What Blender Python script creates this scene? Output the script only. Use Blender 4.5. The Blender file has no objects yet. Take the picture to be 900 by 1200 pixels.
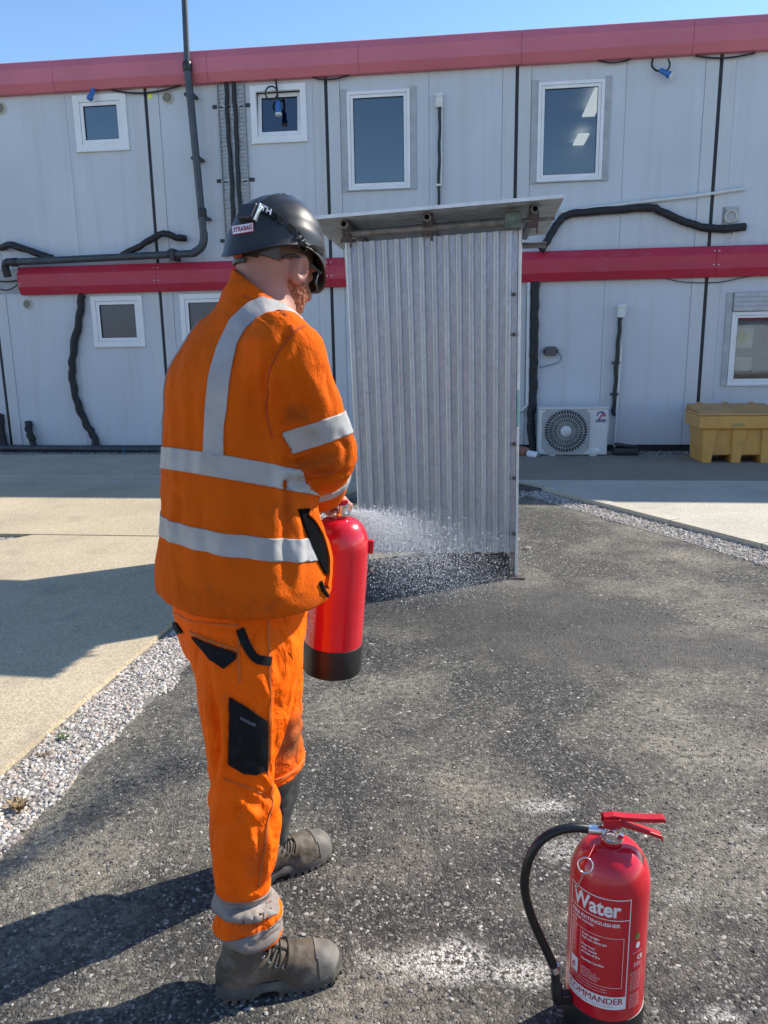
import bpy, bmesh, math, random
import numpy as np
from mathutils import Vector, Matrix
from mathutils.bvhtree import BVHTree

random.seed(7); RNG = np.random.default_rng(7)
scene = bpy.context.scene
COL = scene.collection
V = Vector

# ------------------------------------------------------------------ camera
CAM_H = 1.55; FPX = 900.0
PITCH = math.radians(12.15); ROLL = math.radians(0.95)
_R = V((1, 0, 0)); _F = V((0, math.cos(PITCH), -math.sin(PITCH))); _U = V((0, math.sin(PITCH), math.cos(PITCH)))
_cr, _sr = math.cos(ROLL), math.sin(ROLL)
CAM_R = _R * _cr - _U * _sr; CAM_U = _R * _sr + _U * _cr
CAM = V((0, 0, CAM_H))
cam = bpy.data.cameras.new('camera'); cam_o = bpy.data.objects.new('camera', cam); COL.objects.link(cam_o)
cam.sensor_fit = 'HORIZONTAL'; cam.sensor_width = 36.0; cam.lens = 36.0 * FPX / 900.0
cam.clip_start = 0.05; cam.clip_end = 3000
m = Matrix((CAM_R, CAM_U, -_F)).transposed().to_4x4(); m.translation = CAM
cam_o.matrix_world = m
scene.camera = cam_o

# ------------------------------------------------------------------ sky and sun
SUN_EL = math.radians(38.5); SUN_AZ = math.radians(26.0)      # azimuth from +X towards +Y
SUN_DIR = V((math.cos(SUN_EL) * math.cos(SUN_AZ), math.cos(SUN_EL) * math.sin(SUN_AZ), math.sin(SUN_EL)))
world = bpy.data.worlds.new('World'); scene.world = world; world.use_nodes = True
wn = world.node_tree; bg = wn.nodes['Background']
sky = wn.nodes.new('ShaderNodeTexSky'); sky.sky_type = 'NISHITA'; sky.sun_disc = False
sky.sun_elevation = SUN_EL; sky.sun_rotation = math.pi / 2 - SUN_AZ
sky.altitude = 1200; sky.air_density = 1.0; sky.dust_density = 0.1; sky.ozone_density = 1.0
hs_ = wn.nodes.new('ShaderNodeHueSaturation'); hs_.inputs['Saturation'].default_value = 1.12; hs_.inputs['Value'].default_value = .97
wn.links.new(sky.outputs[0], hs_.inputs['Color']); wn.links.new(hs_.outputs[0], bg.inputs[0]); bg.inputs[1].default_value = 0.15
sun = bpy.data.lights.new('sun', 'SUN'); sun_o = bpy.data.objects.new('sun', sun); COL.objects.link(sun_o)
sun.energy = 4.6; sun.angle = math.radians(0.53); sun.color = (1.0, 0.93, 0.82)
sun_o.rotation_euler = (-SUN_DIR).to_track_quat('-Z', 'Y').to_euler(); sun_o.location = SUN_DIR * 40
scene.view_settings.view_transform = 'Standard'; scene.view_settings.look = 'None'
scene.view_settings.exposure = 0.76; scene.view_settings.gamma = 1.0; scene.view_settings.use_curve_mapping = False
scene.render.engine = 'CYCLES'; scene.cycles.use_denoising = True
scene.cycles.max_bounces = 8; scene.cycles.transparent_max_bounces = 16

# ------------------------------------------------------------------ placing: photo measurements -> places in the world
def ray(px, py):
    x = (px - 450) / FPX; y = (600 - py) / FPX
    return _F + CAM_R * x + CAM_U * y
def ground(px, py, z=0.0):
    r = ray(px, py); return CAM + r * ((z - CAM_H) / r.z)
def aty(px, py, Y):
    r = ray(px, py); return CAM + r * (Y / r.y)
def project(p):
    d = V(p) - CAM; z = d.dot(_F)
    return 450 + FPX * d.dot(CAM_R) / z, 600 - FPX * d.dot(CAM_U) / z
WA = math.radians(-7.0); WO = V((0, 11.55, 0))
WU = V((math.cos(WA), math.sin(WA), 0)); WN = V((math.sin(WA), -math.cos(WA), 0))
def wall(px, py, out=0.0):                   # -> facade coordinates (u, out, z)
    o = WO + WN * out; r = ray(px, py); p = CAM + r * ((o - CAM).dot(WN) / r.dot(WN)) - o
    return V((p.dot(WU), out, p.z))
def wx(u, out, z):                           # facade coordinates -> local frame (x along wall, y away from viewer)
    return V((u, -out, z))
WFRAME = (WO, WA); GFRAME = (V((0, 0, 0)), 0.0)

# ------------------------------------------------------------------ object bookkeeping
OFF = {}; FRAME = {}
def tag(o, label=None, cat=None, group=None, kind=None):
    if label: o['label'] = label
    if cat: o['category'] = cat
    if group: o['group'] = group
    if kind: o['kind'] = kind
    return o
def place(o, base, frame):
    rot = Matrix.Rotation(frame[1], 4, 'Z'); base = V(base)
    o.location = frame[0] + rot @ base; o.rotation_euler = (0, 0, frame[1])
    OFF[o.name] = base; FRAME[o.name] = frame
def thing(name, label, cat, base=(0, 0, 0), frame=GFRAME, group=None):
    o = bpy.data.objects.new(name, None); COL.objects.link(o); o.empty_display_size = 0.1
    place(o, base, frame); return tag(o, label, cat, group)
def link_mesh(name, me, mat, parent=None):
    o = bpy.data.objects.new(name, me); COL.objects.link(o)
    if mat is not None and not me.materials: me.materials.append(mat)
    if parent is not None:
        o.parent = parent; OFF[o.name] = OFF[parent.name]; FRAME[o.name] = FRAME[parent.name]
    return o
def copy_tree(o, parent=None):
    c = o.copy(); COL.objects.link(c)
    if o.name in OFF: OFF[c.name] = OFF[o.name]; FRAME[c.name] = FRAME[o.name]
    if parent is not None: c.parent = parent
    for ch in list(o.children): copy_tree(ch, c)
    return c

class MB:                                    # collects shapes, links them as ONE mesh object
    def __init__(s): s.v = []; s.f = []
    def add(s, vs, fs):
        n = len(s.v); s.v += [tuple(v) for v in vs]; s.f += [tuple(i + n for i in f) for f in fs]; return s
    def box(s, lo, hi, rot=None, about=None):
        x0, y0, z0 = lo; x1, y1, z1 = hi
        vs = [V((x, y, z)) for x in (x0, x1) for y in (y0, y1) for z in (z0, z1)]
        if rot is not None:
            c = V(about) if about is not None else (V(lo) + V(hi)) / 2
            vs = [c + rot @ (v - c) for v in vs]
        return s.add(vs, [(0, 1, 3, 2), (4, 6, 7, 5), (0, 4, 5, 1), (2, 3, 7, 6), (0, 2, 6, 4), (1, 5, 7, 3)])
    def prism(s, poly, d0, d1, ax):          # polygon in 3D extruded from +d0*ax to +d1*ax
        ax = V(ax); n = len(poly); vs = [V(p) + ax * d0 for p in poly] + [V(p) + ax * d1 for p in poly]
        fs = [tuple(range(n)), tuple(range(2 * n - 1, n - 1, -1))] + [(i, i + n, (i + 1) % n + n, (i + 1) % n) for i in range(n)]
        return s.add(vs, fs)
    def tube(s, pts, r, n=10, cap=True, flat=1.0):
        pts = [V(p) for p in pts]; rs = r if isinstance(r, (list, tuple)) else [r] * len(pts)
        vs = []; fs = []; up = None
        for i, p in enumerate(pts):
            t = ((pts[min(i + 1, len(pts) - 1)] - pts[max(i - 1, 0)])).normalized()
            if up is None: up = t.orthogonal().normalized()
            up = (up - t * up.dot(t)).normalized(); sd = t.cross(up)
            for k in range(n):
                a = 2 * math.pi * k / n; vs.append(p + (up * math.cos(a) * flat + sd * math.sin(a)) * rs[i])
        for i in range(len(pts) - 1):
            for k in range(n): fs.append((i * n + k, i * n + (k + 1) % n, (i + 1) * n + (k + 1) % n, (i + 1) * n + k))
        if cap: fs += [tuple(range(n - 1, -1, -1)), tuple(range((len(pts) - 1) * n, len(pts) * n))]
        return s.add(vs, fs)
    def lathe(s, prof, n=32, c=(0, 0, 0), ax=(0, 0, 1), a0=0.0, a1=2 * math.pi):
        ax = V(ax).normalized(); e1 = ax.orthogonal().normalized() if abs(ax.z) < .999 else V((1, 0, 0)); e2 = ax.cross(e1)
        c = V(c); full = abs(a1 - a0 - 2 * math.pi) < 1e-6; m_ = n if full else n + 1; vs = []; fs = []
        for r, z in prof:
            for k in range(m_):
                a = a0 + (a1 - a0) * k / n; vs.append(c + ax * z + (e1 * math.cos(a) + e2 * math.sin(a)) * max(r, 1e-5))
        for i in range(len(prof) - 1):
            for k in range(n): k2 = (k + 1) % m_; fs.append((i * m_ + k, i * m_ + k2, (i + 1) * m_ + k2, (i + 1) * m_ + k))
        return s.add(vs, fs)
    def torus(s, c, ax, R, r, n=20, k=8):
        ax = V(ax).normalized(); e1 = ax.orthogonal().normalized(); e2 = ax.cross(e1); c = V(c)
        pts = [c + (e1 * math.cos(2 * math.pi * i / n) + e2 * math.sin(2 * math.pi * i / n)) * R for i in range(n)]
        vs = []; fs = []
        for i, p in enumerate(pts):
            o = (p - c).normalized()
            for j in range(k): a = 2 * math.pi * j / k; vs.append(p + (o * math.cos(a) + ax * math.sin(a)) * r)
        for i in range(n):
            for j in range(k): fs.append((i * k + j, ((i + 1) % n) * k + j, ((i + 1) % n) * k + (j + 1) % k, i * k + (j + 1) % k))
        return s.add(vs, fs)
    def build(s, name, mat, parent=None, base=None, frame=GFRAME, smooth=None, bevel=0.0, seg=2):
        me = bpy.data.meshes.new(name)
        off = OFF[parent.name] if parent is not None else (V(base) if base is not None else V((0, 0, 0)))
        me.from_pydata([(x - off.x, y - off.y, z - off.z) for x, y, z in s.v], [], s.f); me.validate(); me.update()
        if smooth is not None:
            me.shade_smooth()
            if smooth < 180: me.set_sharp_from_angle(angle=math.radians(smooth))
        o = link_mesh(name, me, mat, parent)
        if parent is None: place(o, off, frame)
        if bevel:
            b = o.modifiers.new('bevel', 'BEVEL'); b.width = bevel; b.segments = seg; b.limit_method = 'ANGLE'; b.angle_limit = math.radians(40)
        return o
def one(name, mb, mat, label, cat, base, frame=GFRAME, group=None, **k):
    return tag(mb.build(name, mat, None, base, frame, **k), label, cat, group)
def spline(pts, n=8):
    pts = [V(p) for p in pts]; out = []
    for i in range(len(pts) - 1):
        p0 = pts[max(i - 1, 0)]; p1 = pts[i]; p2 = pts[i + 1]; p3 = pts[min(i + 2, len(pts) - 1)]
        for k in range(n):
            t = k / n
            out.append(0.5 * ((2 * p1) + (p2 - p0) * t + (2 * p0 - 5 * p1 + 4 * p2 - p3) * t * t + (3 * p1 - p0 - 3 * p2 + p3) * t ** 3))
    out.append(pts[-1]); return out

# ------------------------------------------------------------------ materials
def lin(c): return tuple(((x / 255) / 12.92 if x <= 10 else ((x / 255 + .055) / 1.055) ** 2.4) for x in c)
class Mat:
    def __init__(s, name, col=(.5, .5, .5), rough=.5, metal=0.0, spec=None):
        s.m = bpy.data.materials.new(name); s.m.use_nodes = True; s.t = s.m.node_tree
        s.b = s.t.nodes['Principled BSDF']; s.set('Base Color', (*col, 1)); s.set('Roughness', rough); s.set('Metallic', metal)
        if spec is not None: s.set('Specular IOR Level', spec)
        s.col = None; s.base = col; s.co = None; s.nrm = None; s.name = name
    def set(s, k, v): s.b.inputs[k].default_value = v; return s
    def N(s, t, **k):
        n = s.t.nodes.new(t)
        for a, v in k.items(): setattr(n, a, v)
        return n
    def L(s, a, b): s.t.links.new(a, b)
    def coord(s, scale=(1, 1, 1), rot=(0, 0, 0)):
        if s.co is None: s.co = s.N('ShaderNodeTexCoord').outputs['Object']
        mp = s.N('ShaderNodeMapping'); mp.inputs['Scale'].default_value = scale; mp.inputs['Rotation'].default_value = rot
        s.L(s.co, mp.inputs[0]); return mp.outputs[0]
    def noise(s, scale, detail=4, rough=.55, stretch=(1, 1, 1), dist=0.0):
        n = s.N('ShaderNodeTexNoise'); n.inputs['Scale'].default_value = scale; n.inputs['Detail'].default_value = detail
        n.inputs['Roughness'].default_value = rough; n.inputs['Distortion'].default_value = dist
        s.L(s.coord(stretch), n.inputs['Vector']); return n.outputs['Fac']
    def voronoi(s, scale, out='Distance', feature='F1', stretch=(1, 1, 1)):
        n = s.N('ShaderNodeTexVoronoi', feature=feature); n.inputs['Scale'].default_value = scale
        s.L(s.coord(stretch), n.inputs['Vector']); return n.outputs[out]
    def ramp(s, x, stops):
        r = s.N('ShaderNodeValToRGB'); e = r.color_ramp.elements
        while len(e) < len(stops): e.new(.5)
        for el, (p, c) in zip(e, stops):
            el.position = p; el.color = (c, c, c, 1) if not isinstance(c, (tuple, list)) else (*c, 1)
        s.L(x, r.inputs[0]); return r.outputs[0]
    def math(s, op, a, b=None, c=None):
        n = s.N('ShaderNodeMath', operation=op)
        for i, x in enumerate((a, b, c)):
            if x is None: continue
            if hasattr(x, 'is_output'): s.L(x, n.inputs[i])
            else: n.inputs[i].default_value = x
        return n.outputs[0]
    def mix(s, fac, col, mode='MIX'):
        n = s.N('ShaderNodeMix', data_type='RGBA', blend_type=mode)
        if hasattr(fac, 'is_output'): s.L(fac, n.inputs[0])
        else: n.inputs[0].default_value = fac
        if s.col is None: n.inputs[6].default_value = (*s.base, 1)
        else: s.L(s.col, n.inputs[6])
        if hasattr(col, 'is_output'): s.L(col, n.inputs[7])
        else: n.inputs[7].default_value = (*col, 1)
        s.col = n.outputs[2]; s.L(s.col, s.b.inputs['Base Color']); return s
    def vary(s, scale, lo, hi, detail=4, stretch=(1, 1, 1)):
        return s.mix(1.0, s.ramp(s.noise(scale, detail, stretch=stretch), [(.3, lo), (.7, hi)]), 'MULTIPLY')
    def dirt(s, scale, col, lo=.5, hi=.7, amt=1.0, detail=5, stretch=(1, 1, 1)):
        return s.mix(s.ramp(s.noise(scale, detail, stretch=stretch), [(lo, 0.0), (hi, amt)]), col)
    def bump(s, h, strength=.5, dist=.01):
        n = s.N('ShaderNodeBump'); n.inputs['Strength'].default_value = strength; n.inputs['Distance'].default_value = dist
        s.L(h, n.inputs['Height'])
        if s.nrm is not None: s.L(s.nrm, n.inputs['Normal'])
        s.nrm = n.outputs[0]; s.L(s.nrm, s.b.inputs['Normal']); return s
    def rough(s, x, lo, hi, a=.3, b=.7):
        s.L(s.ramp(x, [(a, lo), (b, hi)]), s.b.inputs['Roughness']); return s
def simple(name, col, rough=.5, metal=0.0, var=.12, vs=12, bump=0.0, bs=60, bd=.002):
    M = Mat(name, col, rough, metal); M.vary(vs, 1 - var, 1 + var)
    if bump: M.bump(M.noise(bs, 3), bump, bd)
    return M.m

# ------------------------------------------------------------------ lettering
_txt = {}
def text_mesh(body, size, bold=0.0, align='LEFT', res=3):
    key = (body, size, bold, align)
    if key in _txt: return _txt[key]
    c = bpy.data.curves.new('lettering', 'FONT'); c.body = body; c.size = size; c.offset = bold; c.align_x = align; c.resolution_u = res
    o = bpy.data.objects.new('lettering', c); COL.objects.link(o)
    dg = bpy.context.evaluated_depsgraph_get(); dg.update()
    me = bpy.data.meshes.new_from_object(o.evaluated_get(dg))
    r = ([V(v.co) for v in me.vertices], [tuple(p.vertices) for p in me.polygons])
    bpy.data.objects.remove(o); bpy.data.curves.remove(c); bpy.data.meshes.remove(me)
    _txt[key] = r; return r
def text_width(t): xs = [v.x for v in t[0]]; return max(xs) - min(xs)

# ------------------------------------------------------------------ distance-field modelling (cloth, skin, boots)
def sdf_mesh(f, lo, hi, h, k=6):
    lo = np.array(lo, float); hi = np.array(hi, float)
    nb = np.ceil((hi - lo) / (h * k)).astype(int) + 1; n = nb * k + 1
    cs = [lo[i] + (np.arange(nb[i]) + .5) * h * k for i in range(3)]
    G = np.stack(np.meshgrid(*cs, indexing='ij'), -1).reshape(-1, 3)
    dc = f(G).reshape(nb)
    A = np.repeat(np.repeat(np.repeat(dc, k, 0), k, 1), k, 2)
    A = np.pad(A, ((0, 1),) * 3, mode='edge').astype(np.float32)
    act = np.argwhere(np.abs(dc) < h * k * 1.5)
    loc = np.stack(np.meshgrid(*[np.arange(k + 1)] * 3, indexing='ij'), -1).reshape(-1, 3)
    for s in range(0, len(act), 400):
        idx = (act[s:s + 400, None, :] * k + loc[None]).reshape(-1, 3)
        A[idx[:, 0], idx[:, 1], idx[:, 2]] = f(lo + idx * h)
    S = A < 0; n = np.array(A.shape)
    cnt = np.zeros(n - 1, np.int8)
    for dx in (0, 1):
        for dy in (0, 1):
            for dz in (0, 1): cnt += S[dx:n[0] - 1 + dx, dy:n[1] - 1 + dy, dz:n[2] - 1 + dz]
    cells = np.argwhere((cnt > 0) & (cnt < 8)); idm = np.full(n - 1, -1, np.int64); idm[tuple(cells.T)] = np.arange(len(cells))
    acc = np.zeros((len(cells), 3)); w = np.zeros(len(cells))
    cor = [np.array(c) for c in ((0, 0, 0), (1, 0, 0), (0, 1, 0), (1, 1, 0), (0, 0, 1), (1, 0, 1), (0, 1, 1), (1, 1, 1))]
    for a in range(8):
        for ax in range(3):
            if cor[a][ax] == 0:
                c2 = cor[a].copy(); c2[ax] = 1
                va = A[tuple((cells + cor[a]).T)]; vb = A[tuple((cells + c2).T)]
                mk = (va < 0) != (vb < 0); t = np.where(mk, va / np.where(mk, va - vb, 1), 0)
                p = cor[a] + t[:, None] * (c2 - cor[a]); acc[mk] += p[mk]; w[mk] += 1
    P = lo + (cells + acc / w[:, None]) * h
    Q = []
    for ax in range(3):
        u, v = [(1, 2), (2, 0), (0, 1)][ax]
        s0 = [slice(1, -1)] * 3; s0[ax] = slice(0, -1); s1 = list(s0); s1[ax] = slice(1, None)
        e0 = S[tuple(s0)]; e1 = S[tuple(s1)]; E = np.argwhere(e0 != e1)
        off = np.array([1, 1, 1]); off[ax] = 0; g = E + off; flip = e0[tuple(E.T)]
        du = np.zeros(3, int); du[u] = 1; dv = np.zeros(3, int); dv[v] = 1
        q = np.stack([idm[tuple((g - du - dv).T)], idm[tuple((g - dv).T)], idm[tuple(g.T)], idm[tuple((g - du).T)]], 1)
        q[~flip] = q[~flip][:, ::-1]; Q.append(q)
    Q = np.concatenate(Q); Q = Q[(Q >= 0).all(1)]
    return P, Q
def np_mesh(name, P, Q):
    me = bpy.data.meshes.new(name); me.vertices.add(len(P)); me.vertices.foreach_set('co', np.asarray(P, np.float32).ravel())
    me.loops.add(Q.size); me.polygons.add(len(Q)); k = Q.shape[1]
    me.polygons.foreach_set('loop_start', np.arange(len(Q)) * k); me.loops.foreach_set('vertex_index', Q.ravel().astype(np.int32))
    me.update(calc_edges=True); me.shade_smooth(); return me
def v_normals(P, Q):
    fn = np.cross(P[Q[:, 2]] - P[Q[:, 0]], P[Q[:, 3]] - P[Q[:, 1]]); N = np.zeros_like(P)
    for i in range(4): np.add.at(N, Q[:, i], fn)
    return N / (np.linalg.norm(N, axis=1, keepdims=True) + 1e-12)
def relax(P, Q, it=2, lam=.5):
    for _ in range(it):
        acc = np.zeros_like(P); c = np.zeros(len(P))
        for i in range(4):
            a, b = Q[:, i], Q[:, (i + 1) % 4]
            np.add.at(acc, a, P[b]); np.add.at(c, a, 1); np.add.at(acc, b, P[a]); np.add.at(c, b, 1)
        P = P + lam * (acc / c[:, None] - P)
    return P
def cut_band(P, Q, mask, c, n, w, off):
    """a strip of the cloth itself between two parallel planes, lifted by off along the cloth's normals"""
    N = v_normals(P, Q); c = np.array(c, float); n = np.array(V(n).normalized()); cen = P[Q].mean(1)
    q = Q[(np.abs((cen - c) @ n) < w * .5 + .02) & mask(cen)]; u, inv = np.unique(q, return_inverse=True); inv = inv.reshape(q.shape)
    bm = bmesh.new(); vs = [bm.verts.new(p) for p in P[u] + N[u] * off]
    for f in inv: bm.faces.new([vs[i] for i in f])
    for s in (1, -1):
        bmesh.ops.bisect_plane(bm, geom=bm.verts[:] + bm.edges[:] + bm.faces[:], plane_co=tuple(c + n * s * w * .5), plane_no=tuple(n * s), clear_outer=True)
    bm.verts.index_update(); r = ([tuple(v.co) for v in bm.verts], [tuple(v.index for v in f.verts) for f in bm.faces]); bm.free(); return r
def bvh_of(P, Q): return BVHTree.FromPolygons([tuple(p) for p in P], [tuple(int(i) for i in q) for q in Q])
def smin(a, b, k): h = np.maximum(k - np.abs(a - b), 0) / k; return np.minimum(a, b) - h * h * k * .25
def smax(a, b, k): return -smin(-a, -b, k)
def rcone(p, a, b, ra, rb):
    a = np.array(a); b = np.array(b); ba = b - a; t = np.clip((p - a) @ ba / (ba @ ba), 0, 1)
    return np.linalg.norm(p - a - t[:, None] * ba, axis=1) - (ra + (rb - ra) * t)
def ell(p, c, axes, r):
    q = (p - np.array(c)) @ np.array(axes).T; r = np.array(r)
    k0 = np.linalg.norm(q / r, axis=1); k1 = np.linalg.norm(q / r ** 2, axis=1) + 1e-9; return k0 * (k0 - 1) / k1
def stack(rows, yaw, smooth=.03):            # rows (z, cx, cy, half across R, half along facing), yaw of facing
    rows = sorted(rows); z = np.array([r[0] for r in rows]); zz = np.linspace(z[0] - .15, z[-1] + .15, 500)
    ker = np.exp(-.5 * (np.arange(-40, 41) * (zz[1] - zz[0]) / smooth) ** 2); ker /= ker.sum(); T = []
    for c in range(1, 5):
        y = np.interp(zz, z, [r[c] for r in rows]); T.append(np.convolve(np.pad(y, 40, mode='edge'), ker, 'valid'))
    Fx, Fy = math.cos(yaw), math.sin(yaw)
    def f(p):
        cx, cy, a, b = (np.interp(p[:, 2], zz, t) for t in T); x = p[:, 0] - cx; y = p[:, 1] - cy
        t = x * Fx + y * Fy; s = x * Fy - y * Fx
        k0 = np.sqrt((s / a) ** 2 + (t / b) ** 2); k1 = np.sqrt((s / a ** 2) ** 2 + (t / b ** 2) ** 2) + 1e-6
        return k0 * (k0 - 1) / k1
    return f
def vnoise(p, scale, seed=0):
    p = np.asarray(p) * scale; i = np.floor(p).astype(np.int64); f = p - i; f = f * f * (3 - 2 * f); r = 0
    for dx in (0, 1):
        for dy in (0, 1):
            for dz in (0, 1):
                h = ((i[:, 0] + dx) * 374761393 + (i[:, 1] + dy) * 668265263 + (i[:, 2] + dz) * 2147483647 + seed * 1274126177) & 0xffffffff
                h = ((h ^ (h >> 13)) * 1274126177) & 0xffffffff; h = (h ^ (h >> 16)) / 4294967295.0
                r = r + h * (f[:, 0] if dx else 1 - f[:, 0]) * (f[:, 1] if dy else 1 - f[:, 1]) * (f[:, 2] if dz else 1 - f[:, 2])
    return r * 2 - 1
def poly_dist(P, pts):
    d = np.full(len(P), 1e9)
    for a, b in zip(pts[:-1], pts[1:]):
        a = np.array(a); b = np.array(b); ba = b - a; t = np.clip((P - a) @ ba / (ba @ ba + 1e-12), 0, 1)
        d = np.minimum(d, np.linalg.norm(P - a - t[:, None] * ba, axis=1))
    return d
# ================================================================== GROUND
def asphalt_material():
    M = Mat('asphalt', (.05, .049, .047), .85)
    cell = M.N('ShaderNodeTexVoronoi', feature='F1'); cell.inputs['Scale'].default_value = 85
    M.L(M.coord(), cell.inputs['Vector'])
    sep = M.N('ShaderNodeSeparateColor'); M.L(cell.outputs['Color'], sep.inputs[0])
    v = M.ramp(sep.outputs[0], [(0.0, .020), (.35, .046), (.7, .090), (.9, .17), (.96, .34), (1.0, .60)])
    M.mix(1.0, v)
    c2 = M.N('ShaderNodeTexVoronoi', feature='F1'); c2.inputs['Scale'].default_value = 150; M.L(M.coord((1, 1, 1), (0, 0, .6)), c2.inputs['Vector'])
    s2 = M.N('ShaderNodeSeparateColor'); M.L(c2.outputs['Color'], s2.inputs[0])
    M.mix(M.ramp(M.noise(24, 3), [(.42, 0), (.58, 1)]), M.ramp(s2.outputs[0], [(0, .020), (.5, .055), (.85, .14), (1, .48)]))
    hue = M.ramp(sep.outputs[1], [(0, (1.0, .95, .87)), (1, (.95, .97, .98))]); M.mix(1.0, hue, 'MULTIPLY'); M.mix(1.0, (1.0, .95, .865), 'MULTIPLY')
    grit = M.ramp(M.voronoi(260, 'Distance'), [(.0, 1.25), (.6, .7)]); M.mix(.8, grit, 'MULTIPLY')
    # binder between the stones
    edge = M.voronoi(85, 'Distance', 'DISTANCE_TO_EDGE'); M.mix(M.ramp(edge, [(.0, .45), (.10, 0)]), (.026, .025, .023))
    # dust lying in broad patches
    big = M.noise(1.15, 6, .62); fine = M.noise(38, 4, .7)
    dust = M.math('MULTIPLY', M.ramp(big, [(.45, 0), (.64, 1.0)]), M.ramp(fine, [(.38, .15), (.58, .95)]))
    M.mix(dust, (.30, .268, .205))
    M.mix(M.math('MULTIPLY', M.ramp(M.noise(2.7, 5), [(.57, 0), (.70, .75)]), M.ramp(fine, [(.4, .3), (.6, 1)])), (.018, .018, .018))
    # dried white extinguisher powder
    spots = [((515, 1126), .19, .085, 1.0), ((595, 1140), .12, .06, .9), ((640, 944), .13, .06, .7), ((800, 1050), .08, .05, .4), ((675, 1000), .12, .08, .6),
             ((845, 1190), .08, .04, .6), ((440, 1122), .06, .04, .5), ((885, 970), .06, .04, .4)]
    tot = None
    for (px, py), rx, ry, amt in spots:
        g = ground(px, py); mp = M.N('ShaderNodeMapping'); M.L(M.co, mp.inputs[0])
        mp.inputs['Location'].default_value = (-g.x / rx, -g.y / ry, 0); mp.inputs['Scale'].default_value = (1 / rx, 1 / ry, 1)
        ln = M.N('ShaderNodeVectorMath', operation='LENGTH'); M.L(mp.outputs[0], ln.inputs[0])
        d = M.math('ADD', ln.outputs['Value'], M.math('MULTIPLY', M.math('SUBTRACT', M.noise(9, 4), .5), 1.6))
        f = M.ramp(d, [(.35, amt), (1.15, 0)]); tot = f if tot is None else M.math('MAXIMUM', tot, f)
    M.mix(M.math('MULTIPLY', tot, M.ramp(M.noise(62, 4, .8), [(.45, .0), (.54, 1.0)])), (.58, .56, .50))
    # wet ground in front of the shelter
    wet = None
    for (px, py), rx, ry in [((520, 705), 1.0, .75), ((640, 735), .9, .8), ((470, 690), .7, .6), ((800, 760), .8, .35)]:
        g = ground(px, py); mp = M.N('ShaderNodeMapping'); M.L(M.co, mp.inputs[0])
        mp.inputs['Location'].default_value = (-g.x / rx, -g.y / ry, 0); mp.inputs['Scale'].default_value = (1 / rx, 1 / ry, 1)
        ln = M.N('ShaderNodeVectorMath', operation='LENGTH'); M.L(mp.outputs[0], ln.inputs[0])
        d = M.math('ADD', ln.outputs['Value'], M.math('MULTIPLY', M.math('SUBTRACT', M.noise(3.2, 5), .5), 1.5))
        f = M.ramp(d, [(.55, 1), (1.1, 0)]); wet = f if wet is None else M.math('MAXIMUM', wet, f)
    M.mix(M.math('MULTIPLY', wet, .72), (.030, .028, .026))
    M.L(M.ramp(M.math('MULTIPLY', wet, M.ramp(M.noise(14, 4), [(.35, .4), (.6, 1)])), [(0, .88), (1, .56)]), M.b.inputs['Roughness'])
    h = M.math('ADD', M.math('MULTIPLY', M.ramp(edge, [(0, 0), (.22, 1)]), .8), M.math('MULTIPLY', sep.outputs[2], .7))
    M.bump(M.noise(7, 4), .35, .012); M.bump(h, .6, .005); M.bump(M.noise(55, 4, .7), .5, .008); M.bump(M.noise(420, 2), .35, .0015)
    return M.m
asphalt = asphalt_material()
def concrete_material(name, col):
    M = Mat(name, col, .88)
    M.vary(1.1, .86, 1.10, 5); M.vary(130, .68, 1.3, 3); M.vary(55, .8, 1.18, 4); M.dirt(3.0, (.25, .21, .16), .58, .74, .45, 6)
    M.mix(M.ramp(M.voronoi(55), [(0.08, .8), (.22, 0)]), (.15, .13, .10)); M.mix(M.ramp(M.voronoi(42, stretch=(1.1, .9, 1)), [(0.07, .7), (.19, 0)]), (.72, .67, .56))
    M.bump(M.noise(170, 3), .5, .003); M.bump(M.voronoi(70), .35, .003); return M.m
conc_beige = concrete_material('concrete_beige', (.45, .37, .25))
conc_pale = concrete_material('concrete_pale', (.47, .43, .35))
conc_grey = concrete_material('concrete_grey', (.46, .385, .29))
conc_dark = concrete_material('worn_tarmac', (.25, .212, .165))

def slab(name, px_poly, mat, z0, z1, extra=()):
    pts = [ground(*p, z=z1) if len(p) == 2 else V(p) for p in px_poly]
    pts = [V((p.x, p.y, 0)) for p in pts]
    ar = sum(pts[i].x * pts[(i + 1) % len(pts)].y - pts[(i + 1) % len(pts)].x * pts[i].y for i in range(len(pts)))
    if ar < 0: pts.reverse()
    o = MB().prism(pts, z1, z0, (0, 0, 1)).build(name, mat); return tag(o, kind='structure')
me = MB().add([(-300, -200, 0), (300, -200, 0), (300, 400, 0), (-300, 400, 0)], [(0, 1, 2, 3)]).build('asphalt_ground', asphalt)
tag(me, kind='structure')

def along(p, q, t): return p + (q - p) * t
def wpt(u, out): p = WO + WU * u + WN * out; return (p.x, p.y, 0)
# left slab edge and right slab edge as lines on the ground
LA, LB = ground(0, 902, .03), ground(200, 731, .03)
RA, RB = ground(900, 641, .03), ground(652, 577, .03)
def on_line(a, b, y): t = (y - a.y) / (b.y - a.y); p = a + (b - a) * t; return (p.x, p.y, 0)
jl, jr = ground(0, 626, .03), ground(185, 628, .03)
def joint_at(x): t = (x - jl.x) / (jr.x - jl.x); return jl.y + (jr.y - jl.y) * t
n0 = ground(-30, 640, .03); n1 = ground(45, 623.5, .03); n2 = ground(-60, 626, .03)
le = V(on_line(LA, LB, joint_at(-.7)))
farL = [wpt(-9.5, 2.62), wpt(le.x + .25, 2.62)]
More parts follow.
